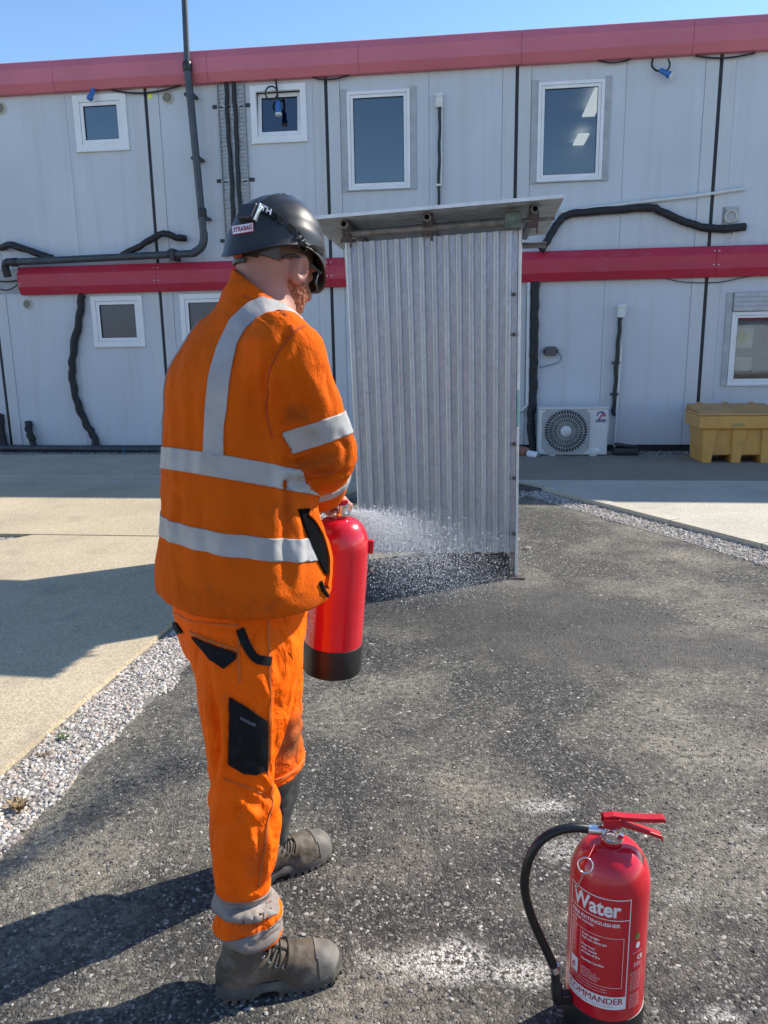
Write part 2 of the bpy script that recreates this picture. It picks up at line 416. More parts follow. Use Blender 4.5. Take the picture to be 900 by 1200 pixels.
# near-left slab (its corner by the gravel pocket is cut away)
slab('concrete_path', [on_line(LA, LB, -6), (le.x, le.y - .006, 0), (n1.x, joint_at(n1.x) - .006, 0), (n0.x - .4, n0.y - .35, 0), (-9.5, n0.y - .9, 0), (-9.5, -6, 0)], conc_beige, -.1, .03)
slab('concrete_path', [(le.x, le.y + .006, 0), (n1.x, joint_at(n1.x) + .006, 0), (-9.5, joint_at(-9.5) + .006, 0), wpt(-9.6, 3.02), wpt(.22, 3.02), on_line(LA, LB, 7.6)], conc_beige, -.1, .034)
slab('concrete_path', [wpt(-9.6, 3.01), wpt(.25, 3.01), wpt(.25, 2.62), wpt(-9.6, 2.62)], conc_grey, -.1, .026)
slab('kerb', [wpt(-9.6, 2.615), wpt(.25, 2.615), wpt(.25, 2.555), wpt(-9.6, 2.555)], conc_pale, -.1, .05)
slab('pavement', [wpt(-9.6, 2.55), wpt(.3, 2.55), wpt(.3, .42), wpt(-9.6, .42)], conc_grey, -.1, .012)
# right slab with its edging strip
rd = (V(on_line(RA, RB, 6.0)) - V(on_line(RA, RB, 8.0))).normalized(); rn = V((-rd.y, rd.x, 0))
if rn.x < 0: rn = -rn
e0 = V((RB.x, RB.y, 0)); e1 = e0 + rd * 12
e0 = e0 - rd * .25
slab('concrete_path', [tuple(e0 + rn * .125), tuple(e1 + rn * .125), (14, -4, 0), wpt(14, 2.66), tuple(V(wpt(V(e0).x + .15, 2.66)))], conc_pale, -.1, .032)
slab('road_strip', [wpt(.32, 2.64), wpt(14, 2.64), wpt(14, .42), wpt(.32, .42)], conc_dark, -.1, .008)
for k in range(9):
    a = e0 + rd * (k * .915); b = e0 + rd * (k * .915 + .907)
    slab('kerb', [tuple(a), tuple(b), tuple(b + rn * .115), tuple(a + rn * .115)], conc_pale, -.1, .045)

# ---- gravel: real stones
def stones(name, pts, smin_, smax_, tints, kind='stuff', z=0.0, flat=.7):
    ico_v = np.array(((0, 0, 1), (.894, 0, .447), (.276, .851, .447), (-.724, .526, .447), (-.724, -.526, .447), (.276, -.851, .447), (.724, .526, -.447), (-.276, .851, -.447), (-.894, 0, -.447), (-.276, -.851, -.447), (.724, -.526, -.447), (0, 0, -1)))
    ico_f = np.array(((0, 1, 2), (0, 2, 3), (0, 3, 4), (0, 4, 5), (0, 5, 1), (1, 6, 2), (2, 7, 3), (3, 8, 4), (4, 9, 5), (5, 10, 1), (6, 7, 2), (7, 8, 3), (8, 9, 4), (9, 10, 5), (10, 6, 1), (6, 11, 7), (7, 11, 8), (8, 11, 9), (9, 11, 10), (10, 11, 6)))
    n = len(pts); s = RNG.uniform(smin_, smax_, n) * RNG.uniform(.75, 1.1, n)
    vv = ico_v[None] * RNG.uniform(.62, 1.2, (n, 12, 1)) * np.stack([RNG.uniform(.7, 1.25, n), RNG.uniform(.7, 1.25, n), RNG.uniform(.5, .85, n) * flat / .7], 1)[:, None]
    a = RNG.uniform(0, 6.28, n); b = RNG.uniform(-.5, .5, n)
    Rz = np.zeros((n, 3, 3)); Rz[:, 0, 0] = np.cos(a); Rz[:, 0, 1] = -np.sin(a); Rz[:, 1, 0] = np.sin(a); Rz[:, 1, 1] = np.cos(a); Rz[:, 2, 2] = 1
    Rx = np.zeros((n, 3, 3)); Rx[:, 0, 0] = 1; Rx[:, 1, 1] = np.cos(b); Rx[:, 1, 2] = -np.sin(b); Rx[:, 2, 1] = np.sin(b); Rx[:, 2, 2] = np.cos(b)
    vv = np.einsum('nij,nkj->nki', Rz @ Rx, vv) * s[:, None, None]
    P = np.asarray(pts, float); P = np.concatenate([P[:, :2], (np.full(n, z) if P.shape[1] < 3 else P[:, 2])[:, None]], 1)
    vv = vv + P[:, None] + np.array([0, 0, 1]) * (s * .25)[:, None, None]
    F = (ico_f[None] + (np.arange(n) * 12)[:, None, None]).reshape(-1, 3)
    me = np_mesh(name, vv.reshape(-1, 3), F); me.shade_flat()
    t = np.array(tints)[RNG.integers(0, len(tints), n)] * RNG.uniform(.8, 1.2, (n, 1))
    at = me.color_attributes.new('tint', 'FLOAT_COLOR', 'POINT')
    at.data.foreach_set('color', np.repeat(np.concatenate([t, np.ones((n, 1))], 1), 12, 0).astype(np.float32).ravel())
    M = Mat(name, (.5, .5, .5), .8); an = M.N('ShaderNodeAttribute', attribute_name='tint'); M.mix(1.0, an.outputs['Color']); M.vary(90, .75, 1.2, 3)
    M.bump(M.noise(250, 3), .4, .002)
    return tag(link_mesh(name, me, M.m), kind=kind)
def fill(poly, n, rag=.03):
    P = np.array([(p[0], p[1]) for p in poly]); lo, hi = P.min(0), P.max(0); out = np.zeros((0, 2))
    while len(out) < n:
        q = RNG.uniform(lo, hi, (n * 2, 2)); ins = np.zeros(len(q), bool)
        qq = q + rag * np.stack([vnoise(np.c_[q, q[:, :1] * 0], 9, 3), vnoise(np.c_[q, q[:, :1] * 0], 9, 4)], 1)
        for i in range(len(P)):
            a, b = P[i], P[(i + 1) % len(P)]
            c = ((a[1] > qq[:, 1]) != (b[1] > qq[:, 1])) & (qq[:, 0] < (b[0] - a[0]) * (qq[:, 1] - a[1]) / (b[1] - a[1] + 1e-12) + a[0]); ins ^= c
        out = np.concatenate([out, q[ins]])
    return out[:n]
GA, GB = ground(0, 997), ground(221, 779)
pale = [(.43, .40, .355), (.52, .485, .435), (.35, .32, .28), (.41, .355, .305), (.26, .235, .21), (.58, .55, .51), (.38, .30, .245)]
bedM = Mat('gravel_bed', (.20, .185, .165), .9); bedM.vary(60, .6, 1.3, 3); bedM.bump(bedM.noise(110, 3), .8, .006)
lp = lambda a, b, y: V(on_line(a, b, y))
stripL = [lp(LA, LB, .6), lp(LA, LB, 4.6), lp(GA, GB, 4.6), lp(GA, GB, .6)]
slab('gravel_bed', [tuple(p) for p in stripL], bedM.m, -.05, .003)
pts = fill([tuple(p) for p in stripL], 11000, .05); stones('gravel', pts, .006, .0135, pale)
farstrip = [lp(LA, LB, 4.6), lp(LA, LB, 7.6), lp(GA, GB, 7.6), lp(GA, GB, 4.6)]
stones('gravel', fill([tuple(p) for p in farstrip], 2200, .05), .010, .016, pale)
gr = [(tuple(e0)), tuple(e1 - rd * 3), tuple(e1 - rd * 3 - rn * .42), tuple(e0 - rn * .30 + rd * .1), tuple(ground(608, 586))[:2] + (0,), tuple(ground(608, 577))[:2] + (0,)]
slab('gravel_bed', gr, bedM.m, -.05, .003)
stones('gravel', fill(gr, 8000, .06), .008, .017, pale + [(.44, .40, .35)])
slab('gravel_bed', [(n1.x, joint_at(n1.x), 0), (n0.x - .4, n0.y - .34, 0), (-9.4, n0.y - .85, 0), (-9.4, joint_at(-9.4), 0)], bedM.m, -.05, .004)
stones('gravel', fill([(n1.x - .02, joint_at(n1.x) - .01), (n0.x - .4, n0.y - .3), (n0.x - .9, n0.y - .4), (-4.2, joint_at(-4.2))], 1500, .0), .010, .016, pale)
wb = [wpt(-9, .42), wpt(5.2, .42), wpt(5.2, .02), wpt(-9, .02)]
grey = [(.22, .205, .19), (.30, .28, .26), (.16, .15, .14), (.26, .24, .21)]
stones('gravel', fill(wb, 6500, .05), .010, .022, grey)
stones('gravel', fill([wpt(1.9, .62), wpt(4.6, .62), wpt(4.6, .40), wpt(1.9, .40)], 700, .12), .008, .018, grey)
# loose chips lying on the asphalt
chip = fill([(-1.3, .9), (1.9, .9), (3.2, 5.2), (-.3, 7.4), (-1.0, 4.0)], 5200, .0)
stones('loose_chippings', chip, .0028, .0068, [(.13, .122, .11), (.18, .17, .15), (.28, .265, .24), (.09, .086, .08), (.4, .385, .35), (.15, .135, .12)], z=-.0005)
chip2 = fill([(-1.2, 1.0), (1.7, 1.0), (1.9, 2.9), (-1.0, 3.0)], 9000, .0)
stones('loose_chippings', chip2, .0022, .0052, [(.075, .072, .066), (.105, .10, .092), (.14, .13, .12), (.06, .057, .053), (.22, .21, .19)], z=-.0008)
# ================================================================== THE OFFICE BUILDING
def panel_paint(name, col):
    M = Mat(name, col, .45); M.vary(.8, .94, 1.05, 3)
    M.mix(M.ramp(M.noise(1.0, 5, stretch=(7, 7, .35)), [(.50, 0), (.78, .36)]), (.42, .395, .34)); M.mix(M.ramp(M.noise(1.0, 4, stretch=(16, 16, .18)), [(.62, 0), (.76, .22)]), (.36, .33, .28))
    M.dirt(14, (.40, .37, .32), .62, .8, .35, 5); M.vary(60, .97, 1.03, 2); M.bump(M.noise(2.2, 2), .12, .01); M.bump(M.noise(300, 2), .05, .001); return M.m
paint_wall = panel_paint('wall_paint', (.555, .585, .61)); paint_post = panel_paint('post_paint', (.56, .575, .58))
paint_trim = simple('trim_paint', (.40, .41, .41), .5, 0, .15, 6)
dark_gap = simple('black_rubber', (.018, .019, .022), .6, 0, .2)
upvc = Mat('white_upvc', (.80, .80, .79), .3); upvc.vary(3, .93, 1.03); upvc.dirt(9, (.5, .47, .42), .62, .8, .35); upvc = upvc.m
def red_mat(name, col, rough):
    M = Mat(name, col, rough); M.vary(.9, .9, 1.1, 4); M.dirt(5, tuple(c * .8 + .08 for c in col), .55, .75, .5, 5, (1, 1, 3)); M.bump(M.noise(1.4, 2, stretch=(1, 1, 2)), .15, .012); return M.m
red_pale = red_mat('pale_red_paint', (.56, .145, .185), .42); red_deep = red_mat('deep_red_paint', (.46, .022, .050), .40)  # roof fascia takes a paler, pinker red than the storey band
black_plastic = simple('black_plastic', (.020, .021, .023), .45, 0, .25, 9, .15, 40)
def glass_mat(name, tint=(.55, .60, .62), mixf=.22, ro=.015):
    m = bpy.data.materials.new(name); m.use_nodes = True; t = m.node_tree; t.nodes.remove(t.nodes['Principled BSDF']); out = t.nodes['Material Output']
    g = t.nodes.new('ShaderNodeBsdfGlossy'); g.inputs['Roughness'].default_value = ro; g.inputs['Color'].default_value = (.9, .95, 1, 1)
    tr = t.nodes.new('ShaderNodeBsdfTransparent'); tr.inputs['Color'].default_value = (*tint, 1)
    fr = t.nodes.new('ShaderNodeFresnel'); fr.inputs['IOR'].default_value = 1.6
    ad = t.nodes.new('ShaderNodeMath'); ad.operation = 'ADD'; ad.inputs[1].default_value = mixf; t.links.new(fr.outputs[0], ad.inputs[0])
    nz = t.nodes.new('ShaderNodeTexNoise'); nz.inputs['Scale'].default_value = 2.2; bp = t.nodes.new('ShaderNodeBump'); bp.inputs['Strength'].default_value = .03; bp.inputs['Distance'].default_value = .01
    t.links.new(nz.outputs['Fac'], bp.inputs['Height']); t.links.new(bp.outputs[0], g.inputs['Normal'])
    mx = t.nodes.new('ShaderNodeMixShader'); t.links.new(ad.outputs[0], mx.inputs[0]); t.links.new(tr.outputs[0], mx.inputs[1]); t.links.new(g.outputs[0], mx.inputs[2]); t.links.new(mx.outputs[0], out.inputs[0]); return m
glass = glass_mat('window_glass', (.40, .44, .47), .08); glass_dim = glass_mat('obscured_glass', (.30, .30, .29), .05, .3); glass_clear = glass_mat('clear_glass', (.86, .88, .87), .06)
inner_wall = simple('interior_wall_paint', (.30, .30, .29), .8); inner_pale = simple('interior_pale_paint', (.62, .60, .50), .8)

B = thing('office_building', 'two storey pale grey modular cabin office with red fascia bands', 'building', (0, 0, 0), WFRAME)
def wbox(mb, u0, u1, o0, o1, z0, z1): return mb.box((u0, -o1, z0), (u1, -o0, z1))
SEAMS = [-8.62, -5.99, -3.322, -.713, 1.902, 4.527, 7.14, 9.75, 12.36]
Z0, ZL, ZU, ZT = .10, 2.43, 2.79, 5.20
def panel(u0, u1, z0, z1, holes=(), t=.05):
    """one pressed wall sheet, with real openings for its windows"""
    mb = MB(); hs = sorted(holes); cur = u0
    if not hs: wbox(mb, u0, u1, -t, 0, z0, z1)
    else:
        for (a, b, c, d) in hs:
            wbox(mb, cur, a, -t, 0, z0, z1); wbox(mb, a, b, -t, 0, z0, c); wbox(mb, a, b, -t, 0, d, z1); cur = b
        wbox(mb, cur, u1, -t, 0, z0, z1)
    return mb.build('wall_panel', paint_wall, B)
def rect(*px):                                 # frame corners in the photo -> facade rectangle
    q = [wall(x, y) for x, y in px]; return (min(q[0].x, q[3].x) * .5 + max(q[0].x, q[3].x) * .5, (q[1].x + q[2].x) / 2, (q[2].z + q[3].z) / 2, (q[0].z + q[1].z) / 2)
W1 = rect((85, 112), (147.5, 109.4), (152.4, 175.6), (91, 177.7)); W2 = rect((292.4, 101), (358, 97), (361, 165), (296.4, 168.4))
W3 = rect((406, 108), (480, 104), (481.5, 220.5), (409, 223.5)); W4 = rect((631, 96), (709, 93.5), (705, 210.5), (628.5, 214))
W5 = rect((107, 347.5), (166.5, 346), (171, 405), (111, 406.5))
W6 = (wall(210.5, 345).x, wall(210.5, 345).x + W5[1] - W5[0], W5[2], W5[3])
q = wall(852, 366); w7l = wall(844, 450).x; W7 = (w7l, w7l + 1.25, wall(843.6, 451).z, wall(851, 343).z)
wins = {('u', -5.99): [W1], ('u', -3.322): [W2], ('u', -.713): [W3], ('u', 1.902): [W4], ('l', -5.99): [W5], ('l', -3.322): [W6], ('l', 4.527): [W7]}
for i in range(len(SEAMS) - 1):
    a, b = SEAMS[i], SEAMS[i + 1]
    for lv, z0, z1 in (('l', Z0, ZL), ('u', ZU, ZT)):
        for (p, q2) in ((a + .023, a + .19), (b - .19, b - .023)): wbox(MB(), p, q2, -.05, .012, z0, z1).build('corner_post', paint_post, B, bevel=.006)
        ws = wins.get((lv, round(a, 3)), []); mid = (a + b) / 2 + (.12 if lv == 'u' else -.05)
        for w in ws:
            if w[0] - .09 < mid < w[1] + .09: mid = w[1] + .105 if b - w[1] > .5 else w[0] - .105
        for (p, q2) in ((a + .193, mid - .002), (mid + .002, b - .193)):
            panel(p, q2, z0, z1, [(w[0] + .03, w[1] - .03, w[2] + .03, w[3] - .03) for w in ws if p < w[0] < q2])
    wbox(MB(), a - .021, a + .021, -.06, .004, Z0, ZL).build('joint_strip', dark_gap, B)
    wbox(MB(), a - .021, a + .021, -.06, .004, ZU, ZT).build('joint_strip', dark_gap, B)
# shell behind the panels
body = MB(); L0, L1 = SEAMS[0], SEAMS[-1]
wbox(body, L0, L1, -9, -8.9, .0, 5.3); wbox(body, L0 - .05, L0, -9, -.0, 0, 5.3); wbox(body, L1, L1 + .05, -9, 0, 0, 5.3)
wbox(body, L0, L1, -8.9, -.055, ZL - .05, ZU + .05); wbox(body, L0, L1, -8.9, -.055, .02, .12); wbox(body, L0, L1, -.07, -.02, ZL, ZU)
body.build('outer_shell', paint_trim, B)
wbox(MB(), L0 - .06, L1 + .06, -9.05, .04, 5.21, 5.52).build('roof', paint_trim, B)
for a in SEAMS[1:-1]: wbox(MB(), a - .03, a + .03, -8.8, -.07, .13, 2.3).build('partition_wall', inner_wall, B)
for a in SEAMS[1:-1]: wbox(MB(), a - .03, a + .03, -8.8, -.07, 2.9, 5.15).build('partition_wall', inner_wall, B)
wbox(MB(), L0, L1, -4.06, -4.0, .13, 2.35).build('partition_wall', inner_pale, B); wbox(MB(), L0, L1, -4.06, -4.0, 2.9, 5.15).build('partition_wall', inner_wall, B)
wbox(MB(), L0 - .0, L1, -.12, -.03, .0, .10).build('plinth', dark_gap, B)

def fascia(name, u0, u1, z0, z1, mat, out):
    h = z1 - z0
    prof = [(.0, z0), (out * .62, z0), (out, z0 + h * .27), (out, z0 + h * .72), (out * .68, z1 - .012), (out * .6, z1), (.0, z1)]
    return MB().prism([wx(u0, o, z) for o, z in prof], 0, u1 - u0, (1, 0, 0)).build(name, mat, B, bevel=.004)
cuts = [L0 - .08] + [wall(x, 90).x for x in (68, 247, 422, 610, 807)] + [6.3, 8.2, 10.2, L1 + .08]
for a, b in zip(cuts[:-1], cuts[1:]): fascia('roof_fascia', a + .0015, b - .0015, 5.19, 5.60, red_pale, .16)
c2 = [wall(22, 330, .1).x] + [wall(187.5, 325).x, -.72, 1.9, wall(832, 300).x + .05, 7.1, 9.7, L1 + .05]
screwM = simple('screw_steel', (.6, .6, .6), .4, 1)
for a, b in zip(c2[:-1], c2[1:]):
    f = fascia('storey_fascia', a + .0015, b - .0015, 2.405, 2.81, red_deep, .14)
    for z in (2.56, 2.74):
        for u in (a + .03, b - .03): MB().lathe([(.011, 0), (.011, .004), (.005, .008), (0.0001, .008)], 8, wx(u, .14, z), (0, -1, 0)).build('fixing_screw', screwM, f)
# ---- windows
def ring(mb, u0, u1, z0, z1, w, o0, o1, wb=None):
    wb = wb or w
    wbox(mb, u0, u0 + w, o0, o1, z0, z1); wbox(mb, u1 - w, u1, o0, o1, z0, z1)
    wbox(mb, u0 + w, u1 - w, o0, o1, z0, z0 + wb); wbox(mb, u0 + w, u1 - w, o0, o1, z1 - w, z1); return mb
def window(w, frame_w, sash_w, trims=False, open_=False, g=glass, ztop=None):
    u0, u1, z0, z1 = w
    f = ring(MB(), u0, u1, z0, z1, frame_w, -.03, .028).build('window', upvc, B, bevel=.004)
    a, b, c, d = u0 + frame_w + .002, u1 - frame_w - .002, z0 + frame_w + .002, z1 - frame_w - .002
    s = ring(MB(), a, b, c, d, sash_w, -.028, .016); so = s.build('sash', upvc, f, bevel=.003)
    p = wbox(MB(), a + sash_w - .004, b - sash_w + .004, -.012, -.006, c + sash_w - .004, d - sash_w + .004).build('pane', g, f)
    gk = ring(MB(), a + sash_w - .001, b - sash_w + .001, c + sash_w - .001, d - sash_w + .001, .007, -.006, .010).build('gasket', dark_gap, f)
    if open_:
        for o in (so, p, gk):                   # tilted inwards at the top
            R = Matrix.Rotation(math.radians(-7), 4, 'X'); piv = wx((a + b) / 2, 0, c) - OFF[B.name]
            o.matrix_local = Matrix.Translation(piv + V((0, .012, 0))) @ R @ Matrix.Translation(-piv)
    cap = MB()
    for u in (u0 + (u1 - u0) * .2, u0 + (u1 - u0) * .8): wbox(cap, u - .018, u + .018, .028, .032, z0 + .018, z0 + .030)
    cap.build('drain_cover', upvc, f)
    wbox(MB(), u0 - .01, u1 + .01, 0, .045, z0 - .014, z0 - .001).build('sill', paint_trim if trims else upvc, f, bevel=.003)
    if trims:
        for (p0, p1) in ((u0 - .085, u0 - .002), (u1 + .002, u1 + .085)): wbox(MB(), p0, p1, .0, .02, z0 - .02, z1 + .03).build('side_trim', paint_trim, f, bevel=.003)
    return f
window(W1, .095, .052); window(W2, .085, .055, open_=True); window(W3, .045, .040, True); window(W4, .045, .040, True)
window(W5, .075, .05, g=glass_dim); window(W6, .075, .05, g=glass_dim)
f7 = window((W7[0] + .085, W7[1], W7[2], W7[3] - .26), .05, .03, False, False, glass_clear)
wbox(MB(), W7[0] + .0, W7[0] + .08, 0, .022, W7[2] - .02, W7[3]).build('side_trim', paint_trim, f7, bevel=.003)
sh = wbox(MB(), W7[0] + .086, W7[1], -.02, .045, W7[3] - .255, W7[3]).build('shutter_box', paint_trim, f7, bevel=.004)
for k in range(4): wbox(MB(), W7[0] + .09, W7[1] - .003, .046, .054, W7[3] - .248 + k * .062, W7[3] - .192 + k * .062).build('shutter_slat', simple('shutter_grey', (.46, .47, .47), .5) if k == 0 else bpy.data.materials['shutter_grey'], f7, bevel=.004)
# lights on the ceiling of the upper right room
lampM = Mat('lamp_diffuser', (.9, .9, .85), .4); lampM.set('Emission Color', (1, .9, .72, 1)); lampM.set('Emission Strength', 2.0); lampM = lampM.m
for (px, py, dz) in ((697, 119, 2.1), (678, 168, 4.0)):
    r = ray(px, py); zc = 5.12; t = (zc - CAM_H) / r.z; p = CAM + r * t; d = p - WO; u = d.dot(WU); o = d.dot(WN)
    o = max(o, -8.2)
    fx = MB().box((u - .10, -o - .7, zc - .03), (u + .10, -o + .7, zc + .0)).build('ceiling_light', lampM, B, bevel=.01)
# things seen through the lower right window
posterM = simple('poster_yellow', (.62, .55, .08), .6); whiteM = simple('white_board', (.75, .75, .72), .6)
r0 = wall(867, 397, -.5)
pt = tag(wbox(MB(), r0.x - .16, r0.x + .18, -.52, -.50, r0.z - .13, r0.z + .15).build('notice_board', whiteM, None, (r0.x, .5, r0.z), WFRAME), 'white notice board with yellow diamond hanging inside the lower right window', 'notice')
MB().prism([wx(r0.x + .02 + .11 * math.cos(k * math.pi / 2), -.498, r0.z + .02 + .11 * math.sin(k * math.pi / 2)) for k in range(4)], 0, .004, (0, -1, 0)).build('warning_sign', posterM, pt)
st = MB()
r1 = wall(862, 430, -.6)
for dx in (-.2, .2):
    for do in (0, .3): st.tube([wx(r1.x + dx, -.6 - do, .14), wx(r1.x + dx, -.6 - do, r1.z + .05)], .012, 6)
cab = MB().box((r1.x - .22, .58, r1.z - .05), (r1.x + .22, .95, r1.z + .14)).build('printer', simple('printer_grey', (.55, .55, .53), .5), None, (r1.x, .6, r1.z - .05), WFRAME, bevel=.02)
tag(cab, 'pale grey printer on a stand inside the lower right window', 'printer')
st.box((r1.x - .23, .58, r1.z - .08), (r1.x + .23, .92, r1.z - .055)).build('stand', black_plastic, cab)
# ---- round vents
ventM = simple('cream_plastic', (.55, .53, .44), .5)
for (px, py, rr) in ((196.5, 114.5, .085), (1, 127, .085), (32.5, 356.5, .075)):
    c = wall(px, py); vt = MB().lathe([(rr, 0), (rr, .02), (rr * .8, .028), (rr * .72, .012)], 24, wx(c.x, 0, c.z), (0, -1, 0)).build('vent', ventM, B, smooth=40)
    g = MB().lathe([(.0001, .006), (rr * .73, .006)], 20, wx(c.x, 0, c.z), (0, -1, 0))
    for k in range(5): zz = c.z + (k - 2) * rr * .28; hw = math.sqrt(max(rr * rr * .5 - (zz - c.z) ** 2, 1e-4)); wbox(g, c.x - hw, c.x + hw, .007, .014, zz - .006, zz + .004)
    g.build('grille', simple('vent_shadow', (.25, .24, .2), .6), vt)

# ---- the matching cabin block across the yard, seen only as a reflection in the panes
OB_F = (V((-2, -17, 0)), math.radians(176))
O = thing('opposite_building', 'pale cabin building with red fascia across the yard, mirrored in the lower windows', 'building', (0, 0, 0), OB_F)
for k in range(14):
    x0 = -30 + k * 4.5
    for z0, z1 in ((.1, 2.5), (3.0, 5.2)): MB().box((x0, 0, z0), (x0 + 4.48, .3, z1)).build('wall_panel', paint_wall, O)
    MB().box((x0, -.15, 2.51), (x0 + 4.48, .3, 2.99)).build('storey_fascia', red_deep, O); MB().box((x0, -.15, 5.21), (x0 + 4.48, .3, 5.6)).build('roof_fascia', red_pale, O)
MB().box((-30.1, .02, 0), (33.1, 6, 5.55)).build('outer_shell', paint_trim, O)
# ================================================================== CORRUGATED SHELTER
galvM = Mat('galvanised_steel', (.42, .45, .485), .33, .55)
crest = galvM.N('ShaderNodeAttribute', attribute_name='bounce_stripe').outputs['Fac']
galvM.mix(1.0, galvM.ramp(galvM.noise(1.0, 6, .65, (16, 16, 1.1)), [(.25, .80), (.75, 1.15)]), 'MULTIPLY')
sp = galvM.N('ShaderNodeTexVoronoi'); sp.inputs['Scale'].default_value = 55; galvM.L(galvM.coord((1, 1, .5)), sp.inputs['Vector'])
spc = galvM.N('ShaderNodeSeparateColor'); galvM.L(sp.outputs['Color'], spc.inputs[0]); galvM.mix(1.0, galvM.ramp(spc.outputs[0], [(0, .9), (1, 1.08)]), 'MULTIPLY')
galvM.mix(galvM.math('MULTIPLY', crest, galvM.ramp(galvM.noise(3, 6, .65, (2, 2, 1)), [(.30, .75), (.62, 1.0)])), (.92, .86, .73))  # cream stripes: warm bounced light on the ribs, painted into the zinc colour
galvM.rough(galvM.noise(9, 5, stretch=(4, 4, .6)), .34, .48); galvM.bump(galvM.noise(4, 3), .15, .01)
galv = galvM.m
underM = simple('dull_galvanised', (.42, .45, .47), .45, .6, .2, 9); rustM = simple('weathered_tube', (.20, .195, .185), .55, .55, .35, 22, .3, 60); clampM = simple('rusty_clamp', (.11, .092, .08), .65, .5, .4, 30, .4, 60)
gr_ = ground(604.5, 677); SY = math.radians(-7.5)
SU = V((math.cos(SY), math.sin(SY), 0)); SIN = V((-math.sin(SY), math.cos(SY), 0))       # along the front sheet, and inwards
SFR = (V((gr_.x, gr_.y, 0)), SY)              # local: x to the right (front sheet is x<0), y inwards
def sloc(p): d = V(p) - SFR[0]; return V((d.dot(SU), d.dot(SIN), d.z))
def on_front(px, py, yin=0.0):
    o = SFR[0] + SIN * yin; r = ray(px, py); return sloc(CAM + r * ((o - CAM).dot(SIN) / r.dot(SIN)))
tl, tr = on_front(404, 285), on_front(607, 270); bl, br = on_front(421.5, 646.5), on_front(603, 647)
SH = thing('corrugated_shelter', 'tall open shelter of galvanised corrugated sheets under a sloping sheet roof', 'shelter', (tl.x / 2, .5, 0), SFR)
def corr(t):                                   # profile of the sheet, 0..1 across one pitch
    t = t % 1.0; d = abs(t - .5) * 2; return 1 - min(max((d - .30) / .30, 0), 1) ** 2 * (3 - 2 * min(max((d - .30) / .30, 0), 1))
def sheet(a, b, c, d, n_in, pitches, amp, thick=.0015, nu=16, nv=10, wav=.004, ph=.0):
    """a bottom start, b bottom end, c top end, d top start; waves run across a->b"""
    a, b, c, d, n_in = V(a), V(b), V(c), V(d), V(n_in); N = int(pitches * nu); vs = []; fs = []
    for side in (0, 1):
        for j in range(nv + 1):
            v = j / nv
            for i in range(N + 1):
                u = i / N; p = (a * (1 - u) + b * u) * (1 - v) + (d * (1 - u) + c * u) * v
                w = math.sin(u * 5 + v * 3.1) * wav + math.sin(u * 2.1 - v * 6) * wav * .6
                vs.append(p - n_in * (amp * corr(u * pitches + ph) + w) + n_in * thick * side)
    M_ = (nv + 1) * (N + 1)
    for j in range(nv):
        for i in range(N):
            q = j * (N + 1) + i; fs.append((q, q + 1, q + N + 2, q + N + 1)); fs.append((M_ + q + N + 1, M_ + q + N + 2, M_ + q + 1, M_ + q))
    for i in range(N): fs.append((i + 1, i, M_ + i, M_ + i + 1)); q = nv * (N + 1) + i; fs.append((q, q + 1, M_ + q + 1, M_ + q))
    for j in range(nv): q = j * (N + 1); fs.append((q, q + N + 1, M_ + q + N + 1, M_ + q)); q += N; fs.append((q + N + 1, q, M_ + q, M_ + q + N + 1))
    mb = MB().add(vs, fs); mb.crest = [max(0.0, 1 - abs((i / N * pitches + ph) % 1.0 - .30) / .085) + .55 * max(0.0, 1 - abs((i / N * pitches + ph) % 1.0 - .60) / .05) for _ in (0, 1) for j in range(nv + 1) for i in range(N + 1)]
    return mb
def paint_bounce(o, mb):
    at = o.data.attributes.new('bounce_stripe', 'FLOAT', 'POINT'); at.data.foreach_set('value', mb.crest); return o  # marks where the bounced-light stripes are painted
fsm = sheet(bl, br, tr, tl, (0, 1, 0), 14, .021, ph=.2); paint_bounce(fsm.build('front_sheet', galv, SH, smooth=60), fsm)
DEP = 1.05
sheet((br.x - .012, .06, .012), (br.x - .012, DEP, .012), (tr.x - .0, DEP, tr.z - .02), (tr.x - .0, .06, tr.z - .02), (-1, 0, 0), 12, .015).build('side_sheet', galv, SH, smooth=60)
sheet((bl.x + .01, DEP, .012), (bl.x + .01, .06, .012), (tl.x + .0, .06, tl.z - .02), (tl.x + .0, DEP, tl.z - .02), (1, 0, 0), 12, .015).build('side_sheet', galv, SH, smooth=60)
# roof: ribs run left to right, it falls to the left
fl, fr = on_front(355, 257.5, -.26), on_front(661.5, 231, -.26)
sl = (fr.z - fl.z) / (fr.x - fl.x); by = DEP + .12
RB_L = V((fl.x - .0, by, fl.z - .02)); RB_R = V((fr.x - .0, by, fr.z - .02))
sheet(fl, RB_L, RB_R, fr, (0, 0, -1), 19, .012, nv=6).build('roof_sheet', underM, SH, smooth=60)
wbox_ = MB(); n = (fr - fl).normalized()
wbox_.prism([fl + V((0, -.004, -.004)), fl + V((0, -.004, .016)), fl + V((0, -.001, .016)), fl + V((0, -.001, -.004))], 0, (fr - fl).length, n); wbox_.build('roof_edge_flashing', simple('bright_flashing', (.72, .74, .74), .4, .3), SH)
